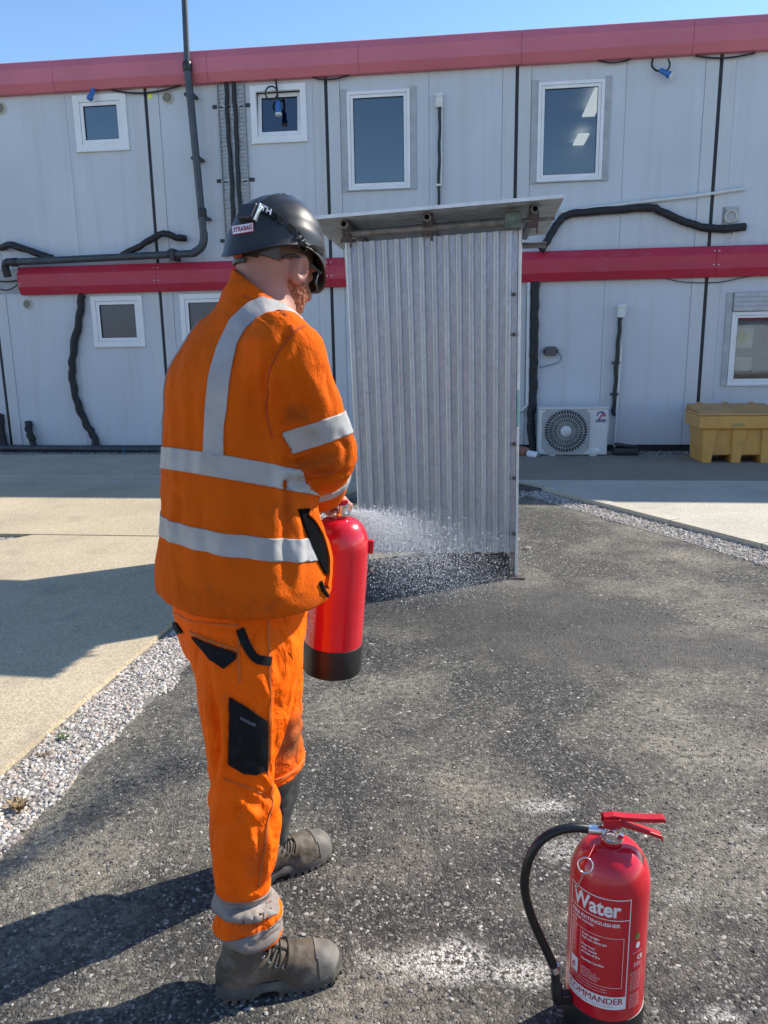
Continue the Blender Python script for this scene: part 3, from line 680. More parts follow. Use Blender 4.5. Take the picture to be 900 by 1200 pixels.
# posts and scaffold tubes
for (x0, x1, y, zt) in ((br.x + .004, tr.x + .010, .035, tr.z), (bl.x + .03, tl.x + .04, .06, tl.z + .0), (br.x - .03, tr.x - .03, DEP - .05, tr.z), (bl.x + .03, tl.x + .03, DEP - .05, tl.z)):
    MB().tube([(x0, y, .0), (x1, y, zt + .03)], .018 if y < .04 else .024, 12).build('post', rustM, SH, smooth=50)
white_edge = simple('white_edge_strip', (.72, .73, .72), .45, .2)
g1, g2 = on_front(606, 458), on_front(605, 500)
def strip(z0, z1, mat, nm):
    f = lambda z: br.x + (tr.x - br.x) * (z - br.z) / (tr.z - br.z)
    MB().prism([(f(z0) + .004, -.012, z0), (f(z0) + .020, -.012, z0), (f(z1) + .020, -.012, z1), (f(z1) + .004, -.012, z1)], 0, .022, (0, 1, 0)).build(nm, mat, SH, bevel=.002)
strip(g1.z + .003, tr.z, white_edge, 'edge_strip'); strip(g2.z, g1.z, simple('teal_tape', (.25, .50, .46), .5), 'taped_joint'); strip(.02, g2.z - .003, white_edge, 'edge_strip')
for py in (345, 392, 520, 560, 625):
    p = on_front(603, py); MB().lathe([(.012, 0), (.012, .006), (.006, .014), (.0001, .014)], 8, (p.x - .004, -.012, p.z), (0, -1, 0)).build('bolt', clampM, SH)
MB().box((-.05, -.05, .0), (.06, .07, .012)).build('foot_plate', clampM, SH)
def roofz(x, y): return fl.z + sl * (x - fl.x) - .02 * (y + .26) / (by + .26)
for (px, py) in ((403.5, 263), (500.5, 255), (627, 245)):
    p = on_front(px, py, -.14); x = p.x; z = p.z
    tb = MB(); ring_ = [(.0165, 0), (.0245, 0), (.0245, 1.22), (.0165, 1.22), (.0165, 0)]
    tb.lathe(ring_, 16, (x, -.16, z), (0, 1, 0)); tb.build('scaffold_tube', rustM, SH, smooth=40)
    cl = MB().box((x - .024, -.06, z - .09), (x + .024, -.02, z - .02)); cl.tube([(x + .022, -.045, z - .03), (x + .022, -.045, z - .125)], .007, 8); cl.box((x - .03, -.08, z - .05), (x + .03, -.055, z + .03)); cl.tube([(x - .02, -.05, z - .06), (x - .04, -.05, z - .095)], .010, 8)
    cl.build('scaffold_clamp', clampM, SH, bevel=.006)
ca, cb = on_front(412, 274, -.05), on_front(600, 259.5, -.05); cx2 = on_front(650, 255.5, -.05)
MB().tube([ca, cb], .0245, 14).build('scaffold_tube', rustM, SH, smooth=50); MB().box((cb.x - .045, -.09, cb.z - .045), (cb.x + .05, -.01, cb.z + .055)).build('scaffold_clamp', simple('green_clamp', (.14, .19, .16), .6, .4, .4, 30), SH, bevel=.01)
MB().tube([cb + V((.055, 0, 0)), cx2], .012, 10).build('scaffold_tube', rustM, SH, smooth=50)
a, b = on_front(612, 288, .35), on_front(640, 287, .35); MB().tube([a - V((.2, 0, 0)), b], .02, 12).build('scaffold_tube', rustM, SH, smooth=50)
# brick bits lying under the open foot of the front sheet
brickM = simple('brick_red', (.30, .13, .09), .85, 0, .3, 30, .4, 80); stoneM = simple('pinkish_stone', (.42, .33, .28), .85, 0, .2, 30, .4, 60)
def rubble(px, py, s, mat, label, z=0):
    g = ground(px, py); mb = MB(); rr = random.Random(int(px * 7 + py))
    vs = []; fs = []
    n = 7
    for k in range(4):
        for i in range(n):
            a = 2 * math.pi * i / n; r = s * (1.0, 1.08, .85, .45)[k] * rr.uniform(.75, 1.15); vs.append((g.x + r * math.cos(a), g.y + r * .7 * math.sin(a), s * (0, .3, .65, .85)[k] * rr.uniform(.85, 1.1)))
    for k in range(3):
        for i in range(n): fs.append((k * n + i, k * n + (i + 1) % n, (k + 1) * n + (i + 1) % n, (k + 1) * n + i))
    fs.append(tuple(range(3 * n, 4 * n))); mb.add(vs, fs)
    return one('stone', mb, mat, label, 'stone', g, bevel=s * .12)
rubble(618, 644, .030, stoneM, 'larger pinkish stone on the asphalt right of the shelter foot'); rubble(607, 633, .020, stoneM, 'small pinkish stone nearest the right edge of the corrugated front sheet, behind the larger one')
rubble(436, 671, .032, brickM, 'broken red brick lump in the shade under the corrugated front sheet, rightmost of two'); rubble(424, 675, .026, brickM, 'broken red brick lump in the shade beside the red extinguisher being held')
rubble(609, 674, .016, stoneM, 'tiny pale stone lying against the foot of the shelter post')
# ================================================================== THINGS FIXED TO THE BUILDING
pipeM = Mat('dark_grey_pipe', (.045, .052, .060), .38); pipeM.vary(5, .8, 1.2); pipeM.dirt(9, (.12, .12, .12), .55, .8, .5); pipeM = pipeM.m
wrapM = Mat('black_foam_wrap', (.016, .016, .018), .6); wrapM.bump(wrapM.noise(26, 3), .7, .012); wrapM.bump(wrapM.noise(7, 2, stretch=(1, 1, 5)), .6, .02); wrapM = wrapM.m
conduitM = simple('grey_white_conduit', (.66, .66, .63), .45, 0, .1, 8); boxM = simple('grey_white_box', (.68, .68, .64), .5, 0, .08, 9)
blueM = simple('blue_plug_plastic', (.03, .14, .42), .4, 0, .1); cableM = simple('black_cable', (.014, .014, .016), .5, 0, .2)
def wp(px, py, out): c = wall(px, py, out); return wx(c.u if False else c.x, out, c.z)
def wob(pts, amp, seed):
    return [p + V((amp * math.sin(i * 1.3 + seed), amp * .4 * math.cos(i * 1.9 + seed), amp * .5 * math.sin(i * .9 + seed * 2))) for i, p in enumerate(pts)]
def run(name, px, out, r, mat, label, cat, parent=None, n=7, seg=10, wobble=0, lump=0, group=None):
    outs = out if isinstance(out, (list, tuple)) else [out] * len(px)
    pts = spline([wp(p[0], p[1], o) for p, o in zip(px, outs)], n) if n > 1 else [wp(p[0], p[1], o) for p, o in zip(px, outs)]
    if wobble: pts = wob(pts, wobble, len(px))
    rr = [r * (1 + lump * math.sin(i * 2.3 + i * i * .17)) for i in range(len(pts))] if lump else r
    mb = MB().tube(pts, rr, seg)
    if parent is not None: return mb.build(name, mat, parent, smooth=50)
    return one(name, mb, mat, label, cat, pts[-1], WFRAME, group, smooth=50)
# drain pipe
top = wp(215.5, -14, .21); mid = wp(219.5, 78, .21); d1 = wp(239, 282, .21); h1 = wp(228, 297, .21); hl = wp(12, 307.5, .21)
DP = thing('drainpipe', 'dark grey drainpipe crossing the roof fascia and bending left above the lower red band', 'drainpipe', (hl.x, hl.y, hl.z), WFRAME)
MB().tube([top + V((-.02, 0, .6)), top, mid], .040, 16).build('pipe_section', pipeM, DP, smooth=50)
MB().tube([mid + V((0, 0, .0)), d1 + V((0, 0, .10))], .052, 16).build('pipe_section', pipeM, DP, smooth=50)
el = spline([d1 + V((0, 0, .12)), d1 + V((-.0, 0, .02)), d1 + V((-.045, 0, -.09)), h1 + V((-.02, 0, 0))], 6)
MB().tube(el, .058, 16).build('elbow', pipeM, DP, smooth=50)
MB().tube([h1, hl], .052, 16).build('pipe_section', pipeM, DP, smooth=50)
for p, ax in ((mid, (0, 0, 1)), (d1 + V((0, 0, .38)), (0, 0, 1)), (wp(202, 297.5, .21), (1, 0, 0)), (hl + V((.07, 0, 0)), (1, 0, 0))):
    a = V(ax) * .06; MB().tube([p - a, p - a * .75, p + a * .75, p + a], [.056, .064, .064, .056], 16).build('pipe_collar', black_plastic, DP, smooth=30)
MB().tube(spline([hl + V((.02, 0, 0)), hl + V((-.06, 0, .0)), hl + V((-.10, .02, -.07)), hl + V((-.10, .06, -.2))], 5), .056, 14).build('elbow', black_plastic, DP, smooth=50)
for (px, py) in ((221, 110), (229, 185), (237, 255)):
    p = wp(px, py, .21); MB().box((p.x - .066, p.y - .01, p.z - .018), (p.x + .066, .0 - .001, p.z + .018)).build('pipe_bracket', black_plastic, DP, bevel=.004)
p = wp(203, 298, .21); MB().box((p.x - .03, p.y - .07, p.z - .085), (p.x + .03, -.001, p.z + .075)).build('pipe_bracket', black_plastic, DP, bevel=.006)
# wrapped pipes
run('insulated_pipe', [(62, 303), (35, 294), (12, 287), (2, 291)], [.16, .15, .13, .04], .050, wrapM, 'black wrapped pipe stub sloping into the wall at the far left above the drainpipe', 'pipe', wobble=.006, lump=.06, group='black wrapped pipes')
run('insulated_pipe', [(143, 299), (165, 288), (186, 275.5), (196, 274), (207, 278.5), (218, 279)], [.16, .14, .12, .11, .10, .05], .046, wrapM, 'black wrapped pipe kinking up above the drainpipe beside its bend', 'pipe', wobble=.006, lump=.06, group='black wrapped pipes')
run('insulated_pipe', [(95.5, 345), (93, 372), (86, 410), (84.5, 440), (90, 470), (100, 495), (110, 512), (113, 524)], [.05] * 7 + [.1], .055, wrapM, 'long black wrapped pipe hanging down the lower left wall beside the small window', 'pipe', wobble=.010, lump=.09, group='black wrapped pipes')
run('insulated_pipe', [(33.5, 494), (34, 505), (38, 516), (40, 526)], [.02, .09, .10, .12], .055, wrapM, 'short black wrapped pipe stub coming out low on the left wall near the ground', 'pipe', wobble=.006, lump=.10, group='black wrapped pipes')
run('insulated_pipe', [(0, 485), (1, 505), (6, 526)], [.05, .07, .1], .06, wrapM, 'black wrapped pipe at the left edge near the ground, left of the wall joint', 'pipe', wobble=.006, lump=.1, group='black wrapped pipes')
run('insulated_pipe', [(634, 293), (642, 281), (652, 264), (665, 252), (690, 248.5), (730, 245.5), (762, 243.5), (775, 248), (800, 259), (825, 266.5), (850, 268), (874, 265.5)], [.18, .12, .08, .07, .07, .07, .07, .07, .07, .07, .07, .05], .052, wrapM, 'thick black wrapped pipe curving over the wall right of the shelter roof', 'pipe', wobble=.005, lump=.04, group='black wrapped pipes')
run('insulated_pipe', [(627.5, 331), (626.5, 365), (626, 397), (625.5, 430), (624.5, 470), (622, 495), (626, 534)], [.05] * 5 + [.06, .08], .060, wrapM, 'straight black wrapped pipe going down the wall between shelter and air conditioner', 'pipe', wobble=.006, lump=.05, group='black wrapped pipes')
run('base_pipe', [(-40, 524.5), (0, 525), (80, 525.5), (150, 526.5), (190, 527)], .13, .052, pipeM, 'dark grey pipe running along the foot of the left wall above the gravel', 'pipe', n=1, seg=14)
run('blue_string', [(144, 523), (145, 530), (147, 536), (149, 533), (146.5, 538)], [.19, .19, .2, .22, .26], .007, simple('turquoise_string', (.02, .28, .38), .6), 'turquoise string knotted on the pipe at the foot of the left wall', 'string', seg=6)
# conduits
run('conduit', [(657, 248.5), (745, 237.5), (812, 230), (873, 221)], .05, .022, conduitM, 'pale conduit rising to the right over the thick black wrapped pipe', 'conduit', n=1)
run('conduit', [(619.5, 331), (618, 474), (612, 481), (606, 481.5)], [.06] * 4, .024, conduitM, 'pale conduit with a foot bend tucked right of the corrugated front sheet', 'conduit', n=1)
for (bx, by_, w_, h_, path, th, label, r) in ((515, 119, .10, .18, [(515.5, 126), (515, 160), (514.5, 200), (514, 245)], .05, 'pale cable entry box with black cable between the two tall upper windows', .020),
                                     (727.5, 364.5, .11, .18, [(727, 372), (725, 395), (722.5, 425), (721, 455), (719, 480), (719.5, 487)], .05, 'pale cable entry box with black cable on the wall above the air conditioner', .028)):
    c = wp(bx, by_, .0); t = thing('cable_entry', label, 'cable box', (c.x, c.y, c.z), WFRAME)
    MB().box((c.x - w_ / 2, -.09, c.z - h_ / 2), (c.x + w_ / 2, -.0, c.z + h_ / 2)).build('box', boxM, t, bevel=.008)
    MB().box((c.x - w_ / 2 - .006, -.10, c.z + h_ / 2 - .05), (c.x + w_ / 2 + .006, -.0, c.z + h_ / 2 - .02)).build('lid', boxM, t, bevel=.006)
    MB().tube(wob(spline([wp(x, y, th) for x, y in path], 5), .006, 3), r, 9).build('cable', cableM, t, smooth=50)
    if r > .025:
        MB().tube([wp(726.5, 404, .055) + V((.02, 0, 0)), wp(719.5, 527, .06)], .017, 9).build('conduit', conduitM, t, smooth=50)
        for y in (425, 462): p = wp(722.5 - (y - 425) * .05, y, .06); MB().box((p.x - .06, -.08, p.z - .014), (p.x + .05, 0, p.z + .014)).build('cable_clip', black_plastic, t, bevel=.004)
    else:
        MB().tube([wp(518, 126, .05), wp(517, 218, .05)], .010, 8).build('conduit', conduitM, t, smooth=50)
        p = wp(514.5, 217, .05); MB().box((p.x - .04, -.08, p.z - .014), (p.x + .04, 0, p.z + .014)).build('cable_clip', conduitM, t, bevel=.004)
# cable tray with two cables
ta, tb_ = wp(272, 96, 0), wp(276, 240, 0); tx = (ta.x + tb_.x) / 2; hw = .19
CT = thing('cable_tray', 'perforated grey cable tray running down the upper wall behind the helmet', 'cable tray', (tx, 0, 2.86), WFRAME)
mb = MB(); trayM = simple('tray_steel', (.36, .37, .37), .5, .5, .2, 20)
for k in range(5): x = tx - hw + k * hw / 2; mb.box((x - .012, -.018, 2.86), (x + .012, -.010, 5.19))
z = 2.87
while z < 5.17: mb.box((tx - hw, -.017, z), (tx + hw, -.011, z + .030)); z += .052
for sx in (-1, 1): mb.box((tx + sx * hw - .006, -.05, 2.86), (tx + sx * hw + .006, -.010, 5.19))
t_ = mb.build('tray_mesh', trayM, CT); t_['kind'] = 'stuff'
for zz in (3.92, 4.9, 3.1):
    MB().box((tx - hw - .09, -.012, zz - .025), (tx + hw + .09, -.0, zz + .025)).build('wall_bracket', black_plastic, CT, bevel=.003)
    for sx in (-1, 1): MB().lathe([(.018, 0), (.018, .006), (.0001, .012)], 8, (tx + sx * .10, -.02, zz), (0, -1, 0)).build('bolt_head', screwM, CT)
for dx, nm in ((-.055, 'left'), (.055, 'right')):
    MB().tube(wob([V((tx + dx * (1 + .12 * math.sin(k * .35)), -.045, 2.86 + k * .0805)) for k in range(30)], .004, dx * 40), .028, 9).build('cable', cableM, CT, smooth=50)
# cables slung under the fascia and the blue plugs
def sag(px, out, r, label, group='thin cables under the fascia'): return run('slung_cable', px, out, r, cableM, label, 'cable', seg=7, group=group)
sag([(128, 104.5), (145, 108), (168, 109), (190, 106), (212, 100)], .05, .012, 'thin black cable sagging under the roof fascia beside the round vent')
sag([(366, 90.5), (378, 93), (395, 92), (410, 87.5)], .06, .011, 'thin black cable sagging over the wall joint beside the open small window')
sag([(700, 70.5), (715, 73.5), (732, 71.5), (740, 68.5)], .05, .010, 'short thin cable sagging under the roof fascia right of the lit window')
sag([(815, 65.5), (838, 68), (862, 66.5), (885, 62)], .05, .011, 'thin black cable sagging under the roof fascia at the upper right')
sag([(776, 325), (800, 330.5), (840, 331), (872, 325), (890, 322)], .04, .006, 'hair thin cable sagging under the lower red band above the yellow bin', 'thin cables under the fascia')
sag([(-8, 337), (8, 340), (20, 334), (24, 326)], .06, .010, 'thin black cable looping at the left end of the lower red band')
sag([(-8, 329), (6, 330), (20, 329), (26, 327)], .05, .013, 'black cable going straight into the left end of the lower red band')
def plug(px, py, d, cable, label, ring_=None, white=True):
    c = wp(px, py, .12); d = V(d).normalized(); t = thing('blue_plug', label, 'plug', tuple(c), WFRAME, 'blue power plugs hanging under the roof edge')
    MB().lathe([(.0001, -.09), (.026, -.088), (.033, -.06), (.033, .03), (.045, .032), (.045, .05), (.040, .075), (.0001, .076)], 14, c, d).build('plug_body', blueM, t, smooth=40)
    if white: MB().lathe([(.043, .077), (.047, .078), (.047, .105), (.036, .106), (.0001, .106)], 14, c, d).build('plug_cap', boxM, t, smooth=40)
    MB().tube(spline([wp(x, y, o) for x, y, o in cable] + [c - d * .085], 7), .013, 8).build('cable', cableM, t, smooth=50)
    if ring_: p = wp(*ring_, .13); MB().torus(p, (0, 1, 0), .085, .011, 22, 7).build('cable_loop', cableM, t, smooth=180)
plug(107, 111, (-.35, -.3, -.9), [(128, 104.5, .05), (118, 104.5, .06), (112, 105, .08)], 'blue plug lying on top of the small upper left window frame', white=False)
plug(326, 126, (.05, -.1, -1), [(323, 93, .05), (324, 100, .1), (325, 110, .11)], 'blue plug hanging in front of the open small window', (318, 109))
plug(780, 85.5, (.75, -.3, -.5), [(765, 69, .05), (764, 77, .08), (768, 82, .1), (772, 83, .1)], 'blue plug dangling from a cable loop at the upper right of the wall')
for (pa, pb) in (([(783, 69), (785, 76), (782, 82), (776, 84)], 0),): run('slung_cable', pa, .1, .012, cableM, 'short black cable loop beside the dangling blue plug at the upper right', 'cable', seg=7, group='thin cables under the fascia')
# small wall fittings
c = wp(645, 411.5, 0); jb = thing('junction_box', 'small dark grey junction box on the wall above the air conditioner', 'junction box', tuple(c), WFRAME)
MB().box((c.x - .075, -.09, c.z - .065), (c.x + .075, -.0, c.z + .065)).build('box', simple('brown_grey_plastic', (.10, .09, .085), .5), jb, bevel=.008)
for s in (-1, 1): MB().box((c.x + s * .075 - (.03 if s < 0 else 0), -.06, c.z - .03), (c.x + s * .075 + (.03 if s > 0 else 0), -.01, c.z + .03)).build('cable_gland', simple('gland_dark', (.05, .05, .05), .5) if s < 0 else bpy.data.materials['gland_dark'], jb, bevel=.004)
MB().tube(spline([c + V((.1, -.04, 0)), wp(657.5, 419, .04), wp(654, 425, .04), wp(643, 428, .04), wp(632, 431, .05)], 6), .008, 7).build('cable', simple('grey_cable', (.22, .25, .28), .5), jb, smooth=50)
c = wp(856, 254, 0); lp_ = thing('wall_outlet', 'pale oval wall outlet behind the end of the thick black wrapped pipe', 'outlet', tuple(c), WFRAME)
MB().box((c.x - .12, -.012, c.z - .22), (c.x + .10, 0, c.z + .13)).build('back_plate', paint_trim, lp_, bevel=.01); MB().torus((c.x, -.02, c.z), (0, 1, 0), .075, .016, 22, 8).build('outlet_ring', ventM, lp_, smooth=180)
MB().tube(spline([wp(861, 272, .04), wp(859, 277, .04), wp(855, 284, .05)], 5), .009, 7).build('cable', conduitM, lp_, smooth=50)
c = wp(169 + 7.5, 112.5, 0); one('yellow_tag', MB().box((c.x - .03, -.02, c.z - .035), (c.x + .03, -.013, c.z + .035)), simple('fluorescent_yellow', (.75, .85, .05), .5), 'tiny bright yellow tag on the wall post beside the round vent', 'tag', tuple(c), WFRAME)
# ---- air conditioner
OA = .50
al, ar_ = wall(632, 478, OA), wall(713.5, 479, OA); ab = wall(632, 533, OA)
u0, u1, z0, z1 = al.x, ar_.x, ab.z, al.z
acM = Mat('cream_white_casing', (.66, .66, .64), .4); acM.vary(4, .94, 1.04); acM.dirt(7, (.42, .40, .36), .6, .85, .4); acM = acM.m
AC = thing('air_conditioner', 'white outdoor air conditioning unit with round fan grille on the gravel by the wall', 'air conditioner', wx((u0 + u1) / 2, OA - .17, 0), WFRAME)
wbox(MB(), u0, u1, OA - .36, OA, z0, z1 - .02).build('casing', acM, AC, bevel=.018, seg=3)
wbox(MB(), u0 - .008, u1 + .008, OA - .37, OA + .010, z1 - .02, z1 + .005).build('top_cover', acM, AC, bevel=.006)
fc = wall(663, 505, OA); R_ = .30; W_ = u1 - u0
greyM = simple('fan_surround_grey', (.40, .41, .41), .5); darkM = simple('fan_dark', (.045, .048, .05), .6)
mb = MB(); oct_ = [wx(fc.x + sx * a, OA, fc.z + sz * b) for sx, sz, a, b in ((1, 1, .33, .24), (1, 1, .25, .315), (-1, 1, .25, .315), (-1, 1, .33, .24), (-1, -1, .33, .24), (-1, -1, .25, .315), (1, -1, .25, .315), (1, -1, .33, .24))]
mb.prism(oct_, 0, .006, (0, -1, 0)).build('fan_surround', greyM, AC, bevel=.003)
MB().lathe([(.0001, .0075), (R_, .0075)], 40, wx(fc.x, OA, fc.z), (0, -1, 0)).build('fan_well', darkM, AC)
fbm = MB()
for k in range(3):
    a = k * 2.094; fb_ = MB(); vs = []
    for i in range(7):
        r = .06 + .035 * i
        for s in (-.42, .42): aa = a + s * (1 - .04 * i) + .2 * i / 6; vs.append(wx(fc.x + r * math.cos(aa), OA + .012 + s * .006, fc.z + r * math.sin(aa)))
    fb_.add(vs, [(2 * i, 2 * i + 1, 2 * i + 3, 2 * i + 2) for i in range(6)]).build('fan_blade', simple('blade_grey', (.10, .105, .11), .5) if k == 0 else bpy.data.materials['blade_grey'], AC)
gm = MB()
for k in range(44):
    a = 2 * math.pi * k / 44; da = .18
    gm.tube([wx(fc.x + r * math.cos(a + da * (r - .06) / .24), OA + .022 + .016 * math.sin(r / R_ * 2.6), fc.z + r * math.sin(a + da * (r - .06) / .24)) for r in (.06, .14, .22, R_)], .0034, 5, False)
for r in (.12, .18, .24, R_ - .005): gm.torus(wx(fc.x, OA + .022 + .016 * math.sin(r / R_ * 2.6), fc.z), (0, 1, 0), r, .0032, 44, 5)
g_ = gm.build('fan_grille', simple('grille_wire', (.52, .52, .50), .45), AC, smooth=180); g_['kind'] = 'stuff'
MB().lathe([(.0001, .050), (.055, .048), (.073, .036), (.073, .02)], 24, wx(fc.x, OA, fc.z), (0, -1, 0)).build('hub_cap', acM, AC, smooth=40)
sp_ = fc.x + .36
wbox(MB(), sp_, u1 - .03, OA, OA + .005, z0 + .05, z1 - .05).build('service_panel', acM, AC, bevel=.003)
wbox(MB(), u1, u1 + .02, OA - .34, OA - .05, z0 + .32, z1 - .12).build('side_handle', acM, AC, bevel=.006)
lg = wall(704, 487, OA); navy = simple('navy_print', (.02, .03, .16), .5, 0, .05); pinkM = simple('pink_print', (.55, .10, .16), .5, 0, .05)
n_ = 26; vs = []
for k in range(n_ + 1):
    a = math.radians(-10) + math.radians(200) * k / n_
    for r in (.042, .068 - .012 * k / n_): vs.append(wx(lg.x + r * math.cos(a), OA + .0065, lg.z + r * math.sin(a) * .95))
MB().add(vs, [(2 * k, 2 * k + 2, 2 * k + 3, 2 * k + 1) for k in range(n_)]).build('logo_arc', navy, AC)
vs = [wx(lg.x + x, OA + .0068, lg.z + z) for x, z in ((-.035, -.05), (-.005, -.05), (.012, -.015), (.045, -.015), (.062, .03), (.01, .03))]
MB().add(vs, [tuple(range(6))]).build('logo_mark', pinkM, AC)
tv, tf = text_mesh('GREE', .052, .0025, 'CENTER'); MB().add([wx(lg.x + v.x * 1.15, OA + .0066, lg.z - .088 + v.y) for v in tv], tf).build('brand_lettering', navy, AC)
sk = wall(698, 528, OA); wbox(MB(), sk.x - .06, sk.x + .05, OA + .0055, OA + .0065, sk.z - .02, sk.z + .04).build('sticker', simple('white_sticker', (.8, .8, .8), .5), AC)
for f in (.2, .8):
    uu = u0 + W_ * f; wbox(MB(), uu - .05, uu + .05, OA - .40, OA + .02, z0 - .035, z0 - .001).build('foot', acM, AC, bevel=.006)
wbox(MB(), u0 + .06, u1 - .02, OA - .34, OA - .02, .0, z0 - .037).build('plinth_block', darkM, AC, bevel=.01)
# ---- black box and rubbish on the gravel
g = wall(732.5, 538, .42); c = V((g.x, -.42, 0))
bb = thing('black_case', 'small black plastic case lying on the gravel right of the air conditioner', 'case', tuple(c), WFRAME)
MB().box((c.x - .17, c.y - .10, .005), (c.x + .17, c.y + .10, .12)).build('case_body', black_plastic, bb, bevel=.035, seg=3)
MB().box((c.x - .15, c.y - .09, .12), (c.x + .15, c.y + .08, .165), Matrix.Rotation(.08, 3, 'Y')).build('case_lid', black_plastic, bb, bevel=.02, seg=3)
MB().box((c.x - .04, c.y - .08, .168), (c.x + .11, c.y - .02, .176), Matrix.Rotation(.08, 3, 'Y')).build('case_label', simple('label_grey', (.5, .52, .55), .3), bb)
g = wall(611, 537, .45)
rb = MB(); rb.lathe([(.0001, .0), (.10, .01), (.13, .06), (.09, .12), (.0001, .14)], 9, (g.x, -.45, 0), (.1, 0, 1)); one('brick_lump', rb, brickM, 'reddish brown brick lump at the wall foot left of the air conditioner', 'brick', (g.x, -.45, 0), WFRAME, bevel=.01)
g = wall(622, 539, .55); cp = MB(); cp.lathe([(.0001, 0), (.045, 0), (.06, .15), (.063, .152), (.057, .15), (.043, .005), (.0001, .004)], 18, (g.x - .05, -.55, .05), (.85, -.35, -.22)); one('paper_cup', cp, simple('white_paper', (.75, .75, .75), .7), 'white paper cup tipped over beside the brick lump at the wall foot', 'cup', (g.x, -.55, 0), WFRAME, smooth=40)
# ---- yellow grit bin
gb = ground(822, 543); d = gb - WO; OB = d.dot(WN); UB = d.dot(WU)
fz0, fz1 = wall(827, 503, OB + .03).z, wall(826, 487, OB + .03).z; u1b = UB + (wall(900, 543, OB).x - UB) * 1.06
binM = Mat('yellow_bin_plastic', (.68, .36, .085), .5); binM.vary(3, .88, 1.08); binM.dirt(6, (.30, .20, .08), .52, .8, .55, 6); binM.dirt(30, (.2, .15, .09), .66, .8, .4); binM.bump(binM.noise(200, 2), .1, .001); binM = binM.m
lidM = Mat('yellow_bin_lid', (.58, .30, .10), .55); lidM.vary(3, .85, 1.1); lidM.dirt(5, (.34, .20, .09), .48, .75, .7, 6); lidM = lidM.m
BN = thing('grit_bin', 'yellow plastic grit bin with sloping lid standing by the wall', 'grit bin', wx((UB + u1b) / 2, OB - .3, 0), WFRAME)
dep = .62; T = .03; LW = wall(813, 474, OB - dep * .9).x
def tap(mb, a0, a1, o0, o1, z0, b0, b1, p0, p1, z1):
    vs = [wx(a0, o0, z0), wx(a1, o0, z0), wx(a1, o1, z0), wx(a0, o1, z0), wx(b0, p0, z1), wx(b1, p0, z1), wx(b1, p1, z1), wx(b0, p1, z1)]
    return mb.add(vs, [(0, 1, 2, 3), (7, 6, 5, 4), (0, 4, 5, 1), (1, 5, 6, 2), (2, 6, 7, 3), (3, 7, 4, 0)])
tap(MB(), UB + .02, u1b - .02, OB - .03, OB - dep, .10, UB - .02, u1b + .02, OB - .02, OB - dep - .02, fz0).build('bin_body', binM, BN, bevel=.02)
wR = u1b - UB
for f in (.0, .415, .83):
    a = UB + wR * f; w2 = wR * .17; tap(MB(), a + .01, a + w2 - .03, OB, OB - dep, 0, a - .012, a + w2 + .02, OB + .012, OB - dep - .01, fz0 - .002).build('rib_leg', binM, BN, bevel=.012)
wbox(MB(), UB - .07, u1b + .07, OB - dep - .07, OB + .05, fz0, fz1).build('rim', binM, BN, bevel=.02, seg=3)
lb = wall(813, 473.5, OB - dep - .05).z
tap(MB(), UB - .085, u1b + .085, OB + .065, OB - dep - .08, fz1 + .002, UB - .07, u1b + .07, OB + .03, OB - dep - .08, fz1 + .03).build('lid', lidM, BN, bevel=.01)
vs = [(OB + .03, fz1 + .03), (OB - dep - .07, fz1 + .03), (OB - dep - .07, max(lb, fz1 + .1)), (OB - dep + .12, max(lb, fz1 + .1))]
MB().prism([wx(UB - .06, o, z) for o, z in vs], 0, wR + .12, (1, 0, 0)).build('lid_top', lidM, BN, bevel=.015)
c = wall(865, 498, OB + .05); wbox(MB(), c.x - .075, c.x + .075, OB + .05, OB + .056, c.z - .022, c.z + .022).build('maker_plate', simple('worn_plate', (.42, .29, .09), .4), BN, bevel=.004)
for f in (.12, .5, .88): wbox(MB(), UB + wR * f - .04, UB + wR * f + .04, OB - dep - .06, OB - dep - .02, max(lb, fz1 + .1), max(lb, fz1 + .1) + .02).build('hinge', lidM, BN, bevel=.006)

# ---- weeds in the gravel
weedM = simple('weed_green', (.10, .16, .04), .6, 0, .3, 40); dryM = simple('dry_weed', (.32, .22, .10), .7, 0, .3, 40)
def weed(px, py, mat, label, n, s, cat='weed'):
    g = ground(px, py); mb = MB(); r = random.Random(px)
    for k in range(n):
        a = r.uniform(0, 6.28); l = s * r.uniform(.5, 1.1); b = V((g.x + r.uniform(-.03, .03) * s / .06, g.y + r.uniform(-.03, .03) * s / .06, .006)); d = V((math.cos(a) * .9, math.sin(a) * .9, r.uniform(.3, .9))).normalized(); sd = V((-math.sin(a), math.cos(a), 0)) * l * .13
        m1 = b + d * l * .55 + V((0, 0, .1 * l)); mb.add([b - sd * .3, b + sd * .3, m1 + sd, b + d * l, m1 - sd], [(0, 1, 2, 3, 4)])
    return one('weed', mb, mat, label, cat, g)
weed(72, 868, weedM, 'small green weed growing in the pale gravel left of the worker', 26, .034); weed(21, 948, dryM, 'dry brown weed tuft in the pale gravel nearest the left edge', 40, .045); weed(50, 887, dryM, 'small dry weed in the pale gravel below the green one', 16, .03)
